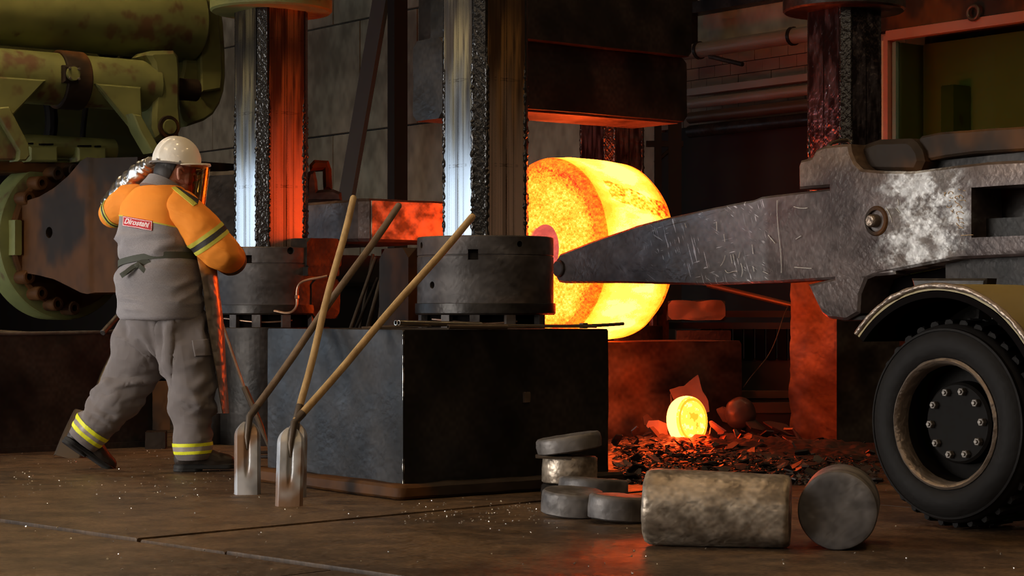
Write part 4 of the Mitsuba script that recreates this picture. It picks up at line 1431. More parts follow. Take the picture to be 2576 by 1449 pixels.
gplate([(-60, 404), (290, 412), (290, 440), (-60, 430)], .10, .5, 'rusty_steel', 'frame_beam')

# the round head with its ring of socket bolts
HN = nrm([.75, -.66, 0])
HX = np.array([-HN[1], HN[0], 0])                              # to the right in the picture, away
HC = P(172, 603, 15.1)
part(LMN, 'head_ring', lathe([(0, -.30), (.52, -.30), (.585, -.26), (.61, -.22), (.61, -.04), (.60, -.02), (.53, 0), (0, 0)], 96, HC, HN), 'green_paint')
part(LMN, 'ring_step', lathe([(0, -.02), (.525, -.02), (.525, .03), (.505, .045), (0, .045)], 96, HC, HN), 'rusty_steel')
for i, a in enumerate((48, 62, 77, 93, 110, 128, 146, 214, 232, 250, 267)):
    t = math.radians(a)
    q = HC + (HX * math.cos(t) + Z * math.sin(t)) * .52
    bkey = part(LMN, 'socket_bolt', lathe([(.026, .12), (.045, .12), (.053, .112), (.053, -.02), (0, -.02), (0, .05), (.026, .05), (.026, .12)], 30, q, HN), 'rusty_steel')
part(LMN, 'ring_key', put(cbox((.06, .26, .09), .01), HC - HX * .50 + HN * .03, HX, Z, HN), 'green_paint')
# head block: a bar that flares towards its front, rising from the ring
secs = []
for t, xl_, xr_, zl, zh in ((-.02, -.44, .40, -.26, .27), (.12, -.455, .45, -.265, .275), (.28, -.46, .50, -.28, .295), (.45, -.46, .60, -.31, .35), (.62, -.46, .70, -.36, .43), (.78, -.46, .80, -.41, .53), (.85, -.455, .85, -.42, .555), (.90, -.42, .85, -.41, .55), (1.3, -.36, .85, -.41, .54)):
    ring_ = []
    for (a_, b_) in ((xl_, zl), (xr_, zl), (xr_, zh), (xl_, zh)):
        ring_.append((a_, b_))
    p_ = np.array(ring_)
    c4 = []
    for j in range(4):
        for f_ in np.linspace(0, 1, 9)[:-1]:
            c4.append(p_[j] * (1 - f_) + p_[(j + 1) % 4] * f_)
    secs.append(np.array([HC + HX * x + Z * z + HN * t for x, z in c4]))
n4 = len(secs[0])
vv = np.vstack(secs + [secs[0].mean(0)[None], secs[-1].mean(0)[None]])
ff = []
for i in range(len(secs) - 1):
    a, b = i * n4 + np.arange(n4), i * n4 + (np.arange(n4) + 1) % n4
    ff += [np.stack([a, b, b + n4], 1), np.stack([a, b + n4, a + n4], 1)]
a, b = np.arange(n4), (np.arange(n4) + 1) % n4
ff += [np.stack([b, a, a * 0 + len(vv) - 2], 1), np.stack([a + (len(secs) - 1) * n4, b + (len(secs) - 1) * n4, a * 0 + len(vv) - 1], 1)]
hbm = trimesh.Trimesh(vv, np.vstack(ff), process=False)
if hbm.volume < 0:
    hbm.invert()
q = HC - HX * .46 + HN * .40 + Z * .03
hole = cyl(q - HX * .1, q + HX * .12, .042, 24)
part(LMN, 'head_block', rough(cut(hbm, hole), .008, 4, .045, 3), 'rusty_steel', 30)
# its tongs, along V, holding on to the press side
TA = np.array([(930 - CX) / F * 13.0, 13.0, 0])
tz0, tz1 = CAMZ + (HY - 607) / F * 13.0, CAMZ + (HY - 499) / F * 13.0
tg = [(0, .0), (.06, -.045), (.62, -.045), (.62, 2.0), (.10, 2.0), (-.04, .30), (-.04, .07)]
tg = [(0.0, .055), (.055, 0.0), (.70, 0.0), (.70, 2.1), (.0, 2.1)]
jm = prism(tg, tz1 - tz0, .02)
jm.apply_transform(frame(TA + Z * tz0 - U * .055, U, V, Z))
part(LMN, 'tong_jaw', rough(jm, .005, 7, .05, 4), 'tong_steel', 30)
je = put(cbox((.62, .018, tz1 - tz0 - .03), .006), TA + U * .32 + V * -.004 + Z * (tz0 + tz1) / 2, U, V, Z)
part(LMN, 'jaw_face', rough(je, .005, 9, .03, 5), 'glow_scale', 30, label='rough end face coloured lighter and redder to carry the orange glow')
hk = [(770, 508), (770, 455), (776, 432), (792, 430), (798, 455), (800, 478), (838, 476), (858, 484), (862, 508)]
part(LMN, 'tong_hook', rough(plate(hk, P(800, HY, 13.9) * [1, 1, 0], nrm([1, .1, 0]), nrm([-.1, 1, 0]), 0, .12, .02), .006, 12, .03), 'grey_steel')
hk = [(778, 415), (790, 402), (826, 404), (834, 425), (836, 478), (814, 476), (812, 428), (780, 430)]
part(LMN, 'tong_bow', rough(plate(hk, P(800, HY, 14.2) * [1, 1, 0], nrm([1, .1, 0]), nrm([-.1, 1, 0]), 0, .14, .02), .004, 12, .03), 'rusty_steel')
hk = [(470, 620), (470, 450), (528, 431), (600, 428), (600, 620)]
part(LMN, 'tong_root', rough(plate(hk, P(560, HY, 14.0) * [1, 1, 0], nrm([1, .1, 0]), nrm([-.1, 1, 0]), 0, .3, .03), .008, 8, .04), 'grey_steel')

# ================================================================== behind the press
q0, q1 = np.array([-.1195 * 13.50, 13.50, 0]), np.array([-.1195 * 15.6, 15.6, 0])
e_ = nrm(q1 - q0)
k = thing('glow_blocker', 'dark plate on posts hidden behind the left press column, added to block red light', 'light blocker')  # hidden plate, added to stop red glow reaching the green machine
part(k, 'plate', put(cbox((np.linalg.norm(q1 - q0), .03, 2.6), .004), (q0 + q1) / 2 + Z * 2.95, e_, np.cross(Z, e_), Z), 'soot')
for t in (.8, .98):
    part(k, 'post', put(cbox((.05, .05, 1.66), .004), q0 + (q1 - q0) * t + Z * .83, e_, np.cross(Z, e_), Z), 'soot')
solo('steel_post', put(cbox((.12, .16, 7.5), .01), P(1000, HY, 20.0) * [1, 1, 0] + Z * 3.75, -V, U, Z), 'soot', 'dark upright steel post in front of the concrete wall', 'post')
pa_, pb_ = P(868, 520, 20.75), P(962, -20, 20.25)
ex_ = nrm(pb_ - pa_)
solo('slant_bar', put(cbox((np.linalg.norm(pb_ - pa_), .24, .05), .006), (pa_ + pb_) / 2, ex_, nrm(np.cross(U, ex_)), U), 'shadow_band', 'flat strip standing in for a slanting shadow on the concrete wall, left of the post', 'slant_bar')  # flat strip put in place of a soft shadow on the wall
tk = rough(put(cbox((.30, .30, .56), .06), P(1043, 745, 11.72), U, V, Z), .004, 8, .05)
solo('rusty_tank', tk, 'rusty_steel', 'rust-brown rounded tank behind the nearest press column', 'tank')
part('rusty_tank', 'stand', uvbox(P(1043, 735, 11.72) * [1, 1, 0] + Z * .34, (.26, .26, .66), .01), 'black_steel')
for i, (xa, ya, xb, yb, d, r, b) in enumerate(((884, 822, 945, 648, 13.9, .014, 'old_wood'), (897, 822, 950, 700, 13.85, .012, 'brown_bar'), (925, 826, 962, 690, 14.0, .017, 'old_wood'), (952, 826, 976, 640, 14.2, .015, 'old_wood'), (962, 826, 968, 640, 14.05, .014, 'brown_bar'), (905, 826, 938, 640, 14.1, .012, 'brown_bar'))):
    d += .42
    a, b_ = P(xa, ya, d - .25), P(xb, yb, d)
    a = a - (b_ - a) / (b_[2] - a[2]) * a[2]
    solo('leaning_bar', tube([a, (a + b_) / 2, b_], r, 10), b, ['longest wooden pole leaning behind the handles of the shovels, leftmost foot', 'short iron bar leaning beside the leftmost wooden pole', 'thick wooden pole in the middle of the leaning bundle', 'upright wooden pole at the right of the leaning bundle', 'upright iron bar at the right end of the leaning bundle', 'thin iron bar crossing behind the wooden poles'][i], 'bar', 60)
k = thing('bar_rack', 'dark steel rack behind the leaning bars', 'rack')
part(k, 'back_panel', uvbox(P(930, 700, 15.0) * [1, 1, 0] + Z * .64, (.9, .05, 1.28), .01), 'soot')
part(k, 'side_panel', box(P(980, HY, 14.1) * [1, 1, 0] + Z * .64 + np.array([0, .1, 0]), (.03, 1.5, 1.28)), 'soot')  # side added to keep the glow of the forging off the bars
part(k, 'shelf', uvbox(P(930, 700, 15.0) * [1, 1, 0] + Z * 1.06 - V * .12, (.9, .2, .03), .006), 'black_steel')

# right part of the back wall: pipes, beams, glazed booth
def wline(x0, y0, x1, y1, out):
    """a line along the back wall, out metres in front of it, level at the height the photo shows at its middle"""
    A_ = WB - U * out
    s0, s1, sm = on_plane(x0, y0, A_, -V), on_plane(x1, y1, A_, -V), on_plane((x0 + x1) / 2, (y0 + y1) / 2, A_, -V)
    return A_ - V * s0[0] + Z * sm[1], A_ - V * s1[0] + Z * sm[1]


a, b = wline(1690, 130, 2260, 58, .35)
k = thing('lagged_pipe', 'thick lagged pipe with clamps running along the back wall', 'pipe')
part(k, 'lagging', rough(cyl(a, b, .066, 20), .006, 14, .12), 'lagging', 40)
for t in (.13, .56, .9):
    q = a + (b - a) * t
    part(k, 'clamp', pipe(q, q + nrm(b - a) * .03, .078, .060), 'black_steel')
for i, (y0, y1, o, r, lb) in enumerate(((262, 226, .25, .045, 'upper of the thin pipes below the brick band'), (300, 262, .28, .05, 'middle one of the thin pipes below the brick band'), (335, 300, .28, .055, 'lowest of the thin pipes below the brick band'))):
    a, b = wline(1735, y0, 2240, y1 - 25, o)
    solo('wall_pipe', cyl(a, b, r, 20), ['lagging', 'brown_bar', 'black_steel'][i], lb, 'pipe')
a, b = wline(1735, 232, 2240, 172, .20)
solo('wall_beam', put(cbox((np.linalg.norm(b - a), .12, .06), .008), (a + b) / 2, -V, U, Z), 'lagging', 'pale steel ledge under the brick band of the back wall', 'beam')
solo('wall_bracket', tube([P(1785, 142, 17.2), P(1868, 162, 16.9)], .02, 8), 'black_steel', 'short dark bracket in front of the painted bricks', 'bracket')
a, b = wline(1700, 20, 2100, -28, .3)
solo('wall_beam', put(cbox((np.linalg.norm(b - a), .16, .10), .008), (a + b) / 2, -V, U, Z), 'black_steel', 'dark beam at the top edge over the lagged pipe', 'beam')
for x, w in ((1738, .09), (1722, .05)):
    A_ = WB - U * .35
    s = on_plane(x, 60, A_, -V)
    solo('wall_strut', put(cbox((w, .08, 1.6), .006), A_ - V * s[0] + Z * 3.9, -V, U, Z), 'black_steel', ['dark upright strut on the back wall, right of the ram', 'thin upright strut close to the ram'][x == 1722], 'strut')

# booth with its large pane
BA_ = WB - U * .55
def bq(x, y, out=0.0):
    A_ = BA_ - U * out
    s = on_plane(x, y, A_, -V)
    return A_ - V * s[0] + Z * s[1]


k = thing('control_booth', 'glazed control booth with a pinkish frame at the upper right', 'booth')
tl, tr, bl = bq(2236, 96), bq(2640, 28), bq(2236, 400)
zt_ = .5 * (tl[2] + tr[2])
w_ = np.linalg.norm((tr - tl)[:2])
mid = (tl + tr) / 2
part(k, 'top_rail', put(cbox((w_, .08, .075), .008), mid * [1, 1, 0] + Z * zt_, -V, U, Z), 'pink_frame')
part(k, 'jamb', put(cbox((.045, .08, 3.2), .006), tl * [1, 1, 0] + Z * (zt_ - 1.6), -V, U, Z), 'pink_frame')
q2 = bq(2250, 200)
part(k, 'inner_jamb', put(cbox((.035, .05, 3.1), .004), q2 * [1, 1, 0] + Z * (zt_ - 1.6) + U * .02, -V, U, Z), 'teal_frame')
part(k, 'fascia', put(cbox((w_ + .3, .12, 1.2), .01), mid * [1, 1, 0] + Z * (zt_ + .64) + U * .04, -V, U, Z), 'rusty_steel')
part(k, 'pane', put(cbox((w_, .008, 3.1), .001), mid * [1, 1, 0] + Z * (zt_ - 1.58) + U * .03, -V, U, Z), 'booth_glass')
part(k, 'back_panel', put(cbox((w_, .03, 3.1), .002), mid * [1, 1, 0] + Z * (zt_ - 1.58) + U * .42, -V, U, Z), 'booth')
for x, w2, z2 in ((2470, .30, 1.3), (2340, .12, 2.0)):
    part(k, 'cabinet', put(cbox((w2, .2, z2), .01), bq(x, 300) * [1, 1, 0] + Z * (zt_ - 3 + z2 / 2 + .6) + U * .3, -V, U, Z), 'green_paint')
part(k, 'side_panel', put(cbox((.03, .56, 3.1), .002), tl * [1, 1, 0] + Z * (zt_ - 1.58) + U * .27 - V * -.05, -V, U, Z), 'booth')
part(k, 'lower_wall', put(cbox((w_, .1, 1.6), .01), mid * [1, 1, 0] + Z * .3, -V, U, Z), 'soot')
q = bq(2448, 32, .07)
part(k, 'eye_ring', lathe([(.05 + .014 * math.cos(t), .014 * math.sin(t)) for t in np.linspace(0, 2 * math.pi, 13)], 28, q, U), 'brown_bar')

# low guard rails, sill and floor plates behind the right column
a, b = P(1560, HY, 15.6) * [1, 1, 0], P(2110, HY, 15.0) * [1, 1, 0]
dr_ = nrm(b - a)
n2 = np.array([-dr_[1], dr_[0], 0])
k = thing('guard_rail', 'low slatted guard rail in the dark behind the press', 'railing')
part(k, 'top_rail', put(cbox((np.linalg.norm(b - a), .06, .05), .006), (a + b) / 2 + Z * (CAMZ + .0), dr_, n2, Z), 'soot')
part(k, 'mid_rail', put(cbox((np.linalg.norm(b - a), .05, .05), .006), (a + b) / 2 + Z * (CAMZ - .09), dr_, n2, Z), 'soot')
for i in range(12):
    q = a + (b - a) * (.40 + .6 * i / 12)
    part(k, 'slat', put(cbox((.07, .03, .26), .004), q + Z * (CAMZ - .22), dr_, n2, Z), 'pit')
part(k, 'foot_plate', put(cbox((np.linalg.norm(b - a), .1, .5), .006), (a + b) / 2 + Z * .25 + n2 * .05, dr_, n2, Z), 'soot')
m = rough(put(cbox((.42, .3, .14), .03), P(1750, 781, 14.75), nrm([1, -.05, 0]), nrm([.05, 1, 0]), Z), .018, 9, .04)
solo('crushed_duct', m, 'brown_bar', 'crumpled duct end behind the glowing forging', 'duct')
part('crushed_duct', 'pedestal', put(cbox((.40, .3, .70), .01), P(1768, 781, 14.8) * [1, 1, 0] + Z * .37, nrm([1, -.05, 0]), nrm([.05, 1, 0]), Z), 'black_steel')
solo('handrail', tube([P(1780, 716, 14.6), P(1992, 768, 14.2)], .02, 10), 'brown_bar', 'slanting dark handrail under the tongs', 'handrail')
solo('cable', tube(spline([P(1985, 768, 14.2), P(1960, 830, 14.0), P(1935, 890, 13.9), P(1900, 935, 13.8), P(1870, 975, 13.75)], 30), .004, 6), 'brown_bar', 'thin cable hanging from the handrail beside the lower die', 'cable')
for i, (x, y, w, h_, lb) in enumerate(((1935, 992, .55, .05, 'rear one of the pale planks on the floor right of the lower die'), (1945, 1020, .52, .07, 'front one of the pale planks on the floor right of the lower die'))):
    q = P(x, y, 14.1 + .0)
    solo('plank', rough(put(cbox((w, .12, h_), .006), [q[0], q[1] - .3 * i, q[2]], nrm([1, .05, 0]), nrm([-.05, 1, 0]), Z), .004, 10, .05), 'brown_bar', lb, 'plank')
    part('plank' if i == 0 else 'plank_001', 'bearer', put(cbox((w * .9, .10, q[2] - .02), .006), [q[0], q[1] - .3 * i, q[2] / 2 - .02], nrm([1, .05, 0]), nrm([-.05, 1, 0]), Z), 'soot')
k = thing('steel_rack', 'dark steel frame standing far behind the rear press column', 'rack')
for x in (1655, 1690, 1705):
    part(k, 'upright', box(P(x, HY, 17.2) * [1, 1, 0] + Z * 1.25, (.06, .06, 2.5)), 'soot')
part(k, 'cross_bar', put(cbox((.32, .05, .05), .004), P(1672, 362, 17.2), [1, 0, 0], [0, 1, 0], Z), 'soot')
part(k, 'slant_bar', tube([P(1648, 410, 17.2), P(1682, 380, 17.2)], .02, 8), 'soot')

# ================================================================== the worker
WK = thing('person', 'person in orange and grey work clothes, white helmet and amber visor, striding towards the press', 'person')
D0 = 10.63
FW, RT_ = nrm([.82, .57, 0]), nrm([.57, -.82, 0])              # the way the body faces, its right side


def J(x, y, dd=0.0):
    return P(x, y, D0 + dd)


def wrinkle(m, amp, fx, fz, seed, ridge=True, where=None):
    p = m.vertices
    q = np.stack([p[:, 0] * fx + p[:, 2] * 1.5, p[:, 1] * fx, p[:, 2] * fz - p[:, 0] * 2.0], -1)
    n = meshkit.fbm(q, 3, seed)
    k = (1 - np.abs(2 * n - 1) * 2.2) if ridge else (n - .5) * 2
    a = amp if where is None else amp * where(p)
    m.vertices = p + m.vertex_normals * (k * a)[:, None]
    return m


def folds(m, amp, along, lo, hi, seed, where, sharp=2.2):
    """sharp creases running along a direction"""
    a = nrm(along)
    b = nrm(np.cross(a, [.15, 1, .05]))
    c = np.cross(a, b)
    p = m.vertices
    q = np.stack([p @ a * lo, p @ b * hi, p @ c * lo], -1)
    q[:, 1] += 1.6 * (meshkit.noise(p * 5, seed + 50) - .5)
    n = meshkit.noise(q, seed) * .75 + meshkit.noise(q * 2.1 + 5, seed + 1) * .25
    k = (1 - np.abs(2 * n - 1)) ** sharp - .35
    m.vertices = p + m.vertex_normals * (k * amp * where(p))[:, None]
    return m


def loft(rings, n=72, ex=2.3):
    v = []
    th = np.linspace(0, 2 * np.pi, n, endpoint=False)
    for (y, x, dd, a, b, *tilt) in rings:
        c = J(x, y, dd)
        ct, st = np.cos(th), np.sin(th)
        rr = (np.abs(ct) ** ex + np.abs(st) ** ex) ** (-1 / ex)
        tl = tilt[0] if tilt else 0.0
        v.append(c + np.outer(rr * ct * a, RT_) + np.outer(rr * st * b, FW) + np.outer(rr * st * b * tl, Z))
    k = len(rings)
    f = []
    for i in range(k - 1):
        a, b = i * n + np.arange(n), i * n + (np.arange(n) + 1) % n
        f += [np.stack([a, b, b + n], 1), np.stack([a, b + n, a + n], 1)]
    v = np.vstack(v + [v[0].mean(0)[None], v[-1].mean(0)[None]])
    a, b = np.arange(n), (np.arange(n) + 1) % n
    f += [np.stack([b, a, a * 0 + k * n], 1), np.stack([a + (k - 1) * n, b + (k - 1) * n, a * 0 + k * n + 1], 1)]
    m = trimesh.Trimesh(v, np.vstack(f), process=False)
    if m.volume < 0:
        m.invert()
    return m


rings = [(801, 406, 0, .246, .203), (770, 404, 0, .252, .210), (735, 403, 0, .256, .213), (700, 401, 0, .250, .206), (672, 399, 0, .240, .194), (652, 398, 0, .234, .188), (630, 397, 0, .236, .186), (600, 394, 0, .238, .182),
         (565, 391, 0, .243, .172), (535, 389, 0, .247, .162), (510, 389, 0, .240, .150), (494, 391, 0, .222, .138), (482, 395, 0, .190, .124), (474, 399, 0, .152, .108), (470, 402, .0, .110, .090)]
tor = soft(man(loft(rings)), .012, 14)
zb_ = J(0, 655)[2]
wrinkle(tor, .011, 3.4, 8.0, 3, True, lambda p: .35 + np.exp(-((p[:, 2] - zb_) / .16) ** 2))
wrinkle(tor, .010, 3.0, 5.0, 8, False)
gz = lambda p, z0, w: np.exp(-((p[:, 2] - z0) / w) ** 2)
folds(tor, .028, [1, 0, .22], 3.0, 13, 31, lambda p: gz(p, zb_ + .075, .10))
folds(tor, .022, [1, 0, -.12], 3.0, 15, 33, lambda p: gz(p, zb_ - .20, .12))
# a nip where the apron's string pulls the jacket in
dz = tor.vertices[:, 2] - (zb_ + .02 * np.sin((tor.vertices[:, 0] + 1.9) * 6))
tor.vertices -= tor.vertex_normals * (.012 * np.exp(-(dz / .022) ** 2))[:, None]
a_, b_ = J(292, 540), J(478, 580)
yn = nrm(np.cross(b_ - a_, [0, 1, 0]))
yn = yn if yn[2] > 0 else -yn
sl_ = lambda m, o, n: trimesh.intersections.slice_mesh_plane(m, n, o, cap=False)
part(WK, 'jacket', sl_(tor, a_, -yn), 'grey_cloth', True, label='grey lower jacket')
yk = sl_(tor, a_, yn)
yk.vertices += yk.vertex_normals * .0015
part(WK, 'yoke', yk, 'orange_cloth', True, label='orange upper jacket')
up_ = sl_(sl_(tor, a_ + yn * -.0035, yn), a_ + yn * .0035, -yn)
up_.vertices += up_.vertex_normals * .003
part(WK, 'yoke_seam', up_, 'olive_tape', True)

# sleeves
RS_, RE_ = J(456, 524, -.14), J(556, 632, -.16)
rsl = soft(limb([(J(430, 508, -.08), .082), (RS_, .096), (J(505, 575, -.17), .103), (RE_, .094), (J(573, 646, -.04), .082)]), .012, 22)
folds(rsl, .018, [.75, 0, .65], 4, 13, 41, lambda p: gz(p, J(0, 640)[2], .09))
folds(rsl, .010, [.6, 0, -.8], 4, 13, 42, lambda p: gz(p, J(0, 540)[2], .08))
wrinkle(rsl, .006, 7, 9, 5)
part(WK, 'sleeve', rsl, 'orange_cloth', True, label='orange right sleeve')
LS_, LE_ = J(322, 508, .13), J(286, 536, .26)
lsl = soft(limb([(J(345, 505, .06), .086), (LS_, .092), (LE_, .078), (J(290, 520, .33), .066)]), .012, 20)
wrinkle(lsl, .005, 8, 9, 6)
part(WK, 'sleeve', lsl, 'orange_cloth', True, label='orange left sleeve')


def bands(mesh, o, ax, spans, bs, names, lift=.003):
    for (a, b), s_, nm in zip(spans, bs, names):
        m = sl_(sl_(mesh, o + ax * a, ax), o + ax * b, -ax)
        if len(m.faces):
            m.vertices += m.vertex_normals * lift
            part(WK, nm, m, s_, True)


ax = nrm(J(556, 640, -.12) - J(492, 552, -.16))
o_ = J(520, 590, -.17)
bands(rsl, o_, ax, [(-.012, .010), (.010, .038), (.038, .058)], ['olive_tape', 'black_tape', 'olive_tape'], ['reflective_band'] * 3)
ax2 = nrm(J(262, 548, .26) - J(310, 520, .18))
bands(lsl, J(279, 538, .22), ax2, [(-.016, -.002), (-.002, .012), (.012, .024)], ['olive_tape', 'black_tape', 'olive_tape'], ['reflective_band'] * 3)

# collar, shoulder tape
whole = cat(tor, rsl, lsl)
for poly, bs in (([(431, 473), (441, 470), (490, 508), (497, 514), (486, 519)], 'olive_tape'), ([(441, 470), (452, 474), (500, 503), (497, 513), (490, 507)], 'black_tape')):
    part(WK, 'shoulder_tape', drape(flatpoly(poly, 5), whole, .002, .002), bs, True)
cr = []
for (y, x, a, b, t) in ((488, 412, .128, .122, -.45), (474, 418, .104, .108, -.50), (462, 422, .093, .100, -.50), (462, 422, .082, .088, -.50), (474, 418, .086, .090, -.50), (488, 412, .100, .1, -.45)):
    cr.append((y, x, 0, a, b, t))
part(WK, 'collar', loft(cr), 'grey_cloth', 40)

# chest patch with its lettering
pc = [(311, 543), (384.5, 556), (383, 581), (310.5, 568)]
part(WK, 'name_patch', drape(flatpoly(pc, 3.5), tor, .003, .0025), 'red_patch', True, label='red badge with white script')
tm_ = meshkit.text_mesh('Dirostahl', 10.0, .01, True)
tf = tm_.face_normals[:, 2] > .9
tx = trimesh.Trimesh(tm_.vertices, tm_.faces[tf], process=False)
tx.remove_unreferenced_vertices()
tx.merge_vertices()
e0, e1 = tx.bounds
sx = (tx.vertices[:, 0] - e0[0]) / (e1[0] - e0[0])
sy = tx.vertices[:, 1] / 10.0
sx = sx * .80 + .06 + .075 * sy + .02 * np.sin(sx * 3)
tx.vertices = np.c_[311 + sx * 73 - sy * .3, 543 + sx * 13 + 18.5 - sy * 13.5 * (1 - .12 * sx), sx * 0]
v_, f_ = trimesh.remesh.subdivide_to_size(tx.vertices, tx.faces, 3.0)
part('person__name_patch', 'lettering', drape(trimesh.Trimesh(v_, f_, process=True), tor, .0058, .0016), 'white_thread', False)
bd = [[(312.5, 545), (383, 557.4), (382.8, 558.6), (312.4, 546.2)], [(311.6, 566.4), (381.8, 578.8), (381.7, 580), (311.5, 567.6)], [(312.5, 545), (313.5, 545.2), (312.5, 567.7), (311.5, 567.5)], [(382, 557.3), (383.2, 557.5), (381.9, 580), (380.8, 579.8)]]
part('person__name_patch', 'border', cat([drape(flatpoly(b, 4), tor, .0056, .0012) for b in bd]), 'white_thread', False)

# apron string round the waist, its bow
th = np.linspace(0, 2 * np.pi, 90)
pts, up2 = [], []
for t in th[:-1]:
    x_ = .242 * np.sign(math.cos(t)) * abs(math.cos(t)) ** .9
    y_ = .194 * np.sign(math.sin(t)) * abs(math.sin(t)) ** .9
    pts.append(J(398, 656) + RT_ * x_ + FW * y_ + Z * (.030 * math.cos(t) - .004))
pts = np.array(pts)
ctr = pts.mean(0)
vs, fs = [], []
for i, p in enumerate(pts):
    o = nrm((p - ctr) * [1, 1, 0])
    vs += [p + Z * .017 + o * .004, p - Z * .017 + o * .004, p - Z * .017 - o * .004, p + Z * .017 - o * .004]
n = len(pts)
for i in range(n):
    for j in range(4):
        a, b = i * 4 + j, i * 4 + (j + 1) % 4
        c2, d2 = (i + 1) % n * 4 + (j + 1) % 4, (i + 1) % n * 4 + j
        fs += [[a, b, c2], [a, c2, d2]]
wb_ = trimesh.Trimesh(np.array(vs), fs, process=False)
wb_.fix_normals()
part(WK, 'apron_string', wb_, 'strap', 40)


def ribbon(pix, w, lift, th_=.004):
    p = spline(np.array([J(x, y, dd - lift) for x, y, dd in pix]), 14)
    v, f = [], []
    for i in range(len(p)):
        t = nrm(p[min(i + 1, len(p) - 1)] - p[max(i - 1, 0)])
        s = nrm(np.cross(t, [0.15, 1, .1])) * w / 2
        n_ = np.array([0, -1, 0]) * th_
        v += [p[i] + s + n_, p[i] - s + n_, p[i] - s - n_, p[i] + s - n_]
    k = len(p)
    for i in range(k - 1):
        for j in range(4):
            a, b = i * 4 + j, i * 4 + (j + 1) % 4
            f += [[a, b, b + 4], [a, b + 4, a + 4]]
    f += [[0, 2, 1], [0, 3, 2], [4 * k - 4, 4 * k - 3, 4 * k - 2], [4 * k - 4, 4 * k - 2, 4 * k - 1]]
    m = trimesh.Trimesh(np.array(v), f, process=False)
    m.fix_normals()
    return m


hb_ = hit(tor, [(345, 668)])[0][0][1] - D0
part(WK, 'bow', cat(ribbon([(344, 668, hb_), (325, 680, hb_), (304, 694, hb_ + .02)], .026, .016), ribbon([(346, 666, hb_), (330, 674, hb_), (312, 690, hb_)], .022, .022),
                    ribbon([(346, 668, hb_), (362, 680, hb_ - .01), (375, 688, hb_), (378, 678, hb_ + .01), (360, 670, hb_)], .024, .018), ribbon([(348, 664, hb_), (362, 658, hb_), (374, 660, hb_), (360, 668, hb_)], .022, .018)), 'strap', 40)
k_ = trimesh.creation.icosphere(3, .020)
k_.vertices = k_.vertices * [1.1, .8, .8] + J(347, 667, hb_ - .016)
part(WK, 'knot', rough(k_, .004, 40, .006), 'strap', 40)

# trousers
rleg = [(J(448, 822, -.05), .150), (J(470, 880, -.05), .140), (J(483, 968, -.05), .116), (J(482, 1050, -.05), .104), (J(485, 1128, -.05), .096)]
lleg = [(J(372, 830, .07), .150), (J(350, 895, .08), .138), (J(325, 960, .08), .112), (J(268, 1040, .08), .100), (J(218, 1098, .08), .090)]
trs = limb([(J(400, 806, 0), .165), (J(425, 820, .0), .17), (J(440, 835, -.02), .150)]) + limb([(J(400, 806, 0), .165), (J(385, 835, .05), .155)]) + limb(rleg) + limb(lleg)
trs = soft(trs, .0115, 22)
xs = lambda p: (p[:, 0] / p[:, 1] * F + CX)
folds(trs, .044, [.55, 0, -1], 2.6, 9, 15, lambda p: gz(p, .72, .17) * (xs(p) < 435))
folds(trs, .044, [-.50, 0, -1], 2.6, 9, 16, lambda p: gz(p, .70, .19) * (xs(p) >= 415))
folds(trs, .040, [1, 0, .35], 3.5, 11, 17, lambda p: gz(p, .47, .12))
folds(trs, .046, [1, 0, -.18], 4.0, 15, 18, lambda p: gz(p, .30, .11) * (xs(p) > 380))
folds(trs, .040, [.8, 0, -.6], 4.0, 14, 20, lambda p: gz(p, .33, .12) * (xs(p) <= 380))
wrinkle(trs, .006, 7, 9, 19, True)
# trim the legs at their hems
axr, axl = nrm(J(485, 1128, -.05) - J(482, 1050, -.05)), nrm(J(218, 1098, .08) - J(268, 1040, .08))
trimesh.smoothing.filter_taubin(trs, lamb=.5, nu=.53, iterations=4)
trs = sl_(trs, J(485, 1127, -.05) + axr * .062, -axr)
trs = sl_(trs, J(224, 1082, .08) + axl * .070, -axl)
part(WK, 'trousers', trs, 'trouser_cloth', True, label='grey baggy trousers')
half = lambda m, s: sl_(m, J(352, 1000), np.array([s, 0, 0.0]))
bands(half(trs, 1), J(485, 1127, -.05), axr, [(-.030, -.012), (-.012, .012), (.012, .028)], ['yellow_tape', 'grey_tape', 'yellow_tape'], ['reflective_band'] * 3)
bands(half(trs, -1), J(224, 1082, .08), axl, [(-.032, -.010), (-.010, .012), (.012, .034)], ['yellow_tape', 'grey_tape', 'yellow_tape'], ['reflective_band'] * 3)
part(WK, 'cargo_pocket', drape(flatpoly([(482, 857), (528, 852), (531, 894), (489, 897)], 6), trs, .004, .006), 'trouser_cloth', True)

# boots


def boot(o, fwd, pitch):
    s = lambda *c: np.array(c)
    up = limb([(s(-.005, 0, .062), .045), (s(.17, 0, .050), .050), (s(.228, 0, .046), .043)]) + limb([(s(-.005, 0, .062), .045), (s(.016, 0, .24), .060), (s(.012, 0, .15), .060), (s(.10, 0, .085), .047), (s(.17, 0, .050), .050)])
    up = soft(up.trim_by_plane([0, 0, 1], .022), .012, 6)
    wrinkle(up, .003, 20, 30, 2)
    from shapely.geometry import LineString
    fp = LineString([(0, 0), (.17, .004), (.225, 0)]).buffer(.053)
    so = prism(np.array(fp.exterior.coords)[:-1], .028, .006)
    hl = prism(np.array(LineString([(-.005, 0), (.05, 0)]).buffer(.050).exterior.coords)[:-1], .02, .004)
    so.vertices[:, 2] += .012
    side = nrm(np.cross(Z, fwd))
    c, s_ = math.cos(pitch), math.sin(pitch)
    f2 = fwd * c + Z * s_
    u2 = -fwd * s_ + Z * c
    pl = lambda m: put(m, o, f2, side, u2)
    b = part(WK, 'boot', pl(up), 'boot_leather', True)
    part(b, 'sole', pl(cat(so, hl)), 'sole')


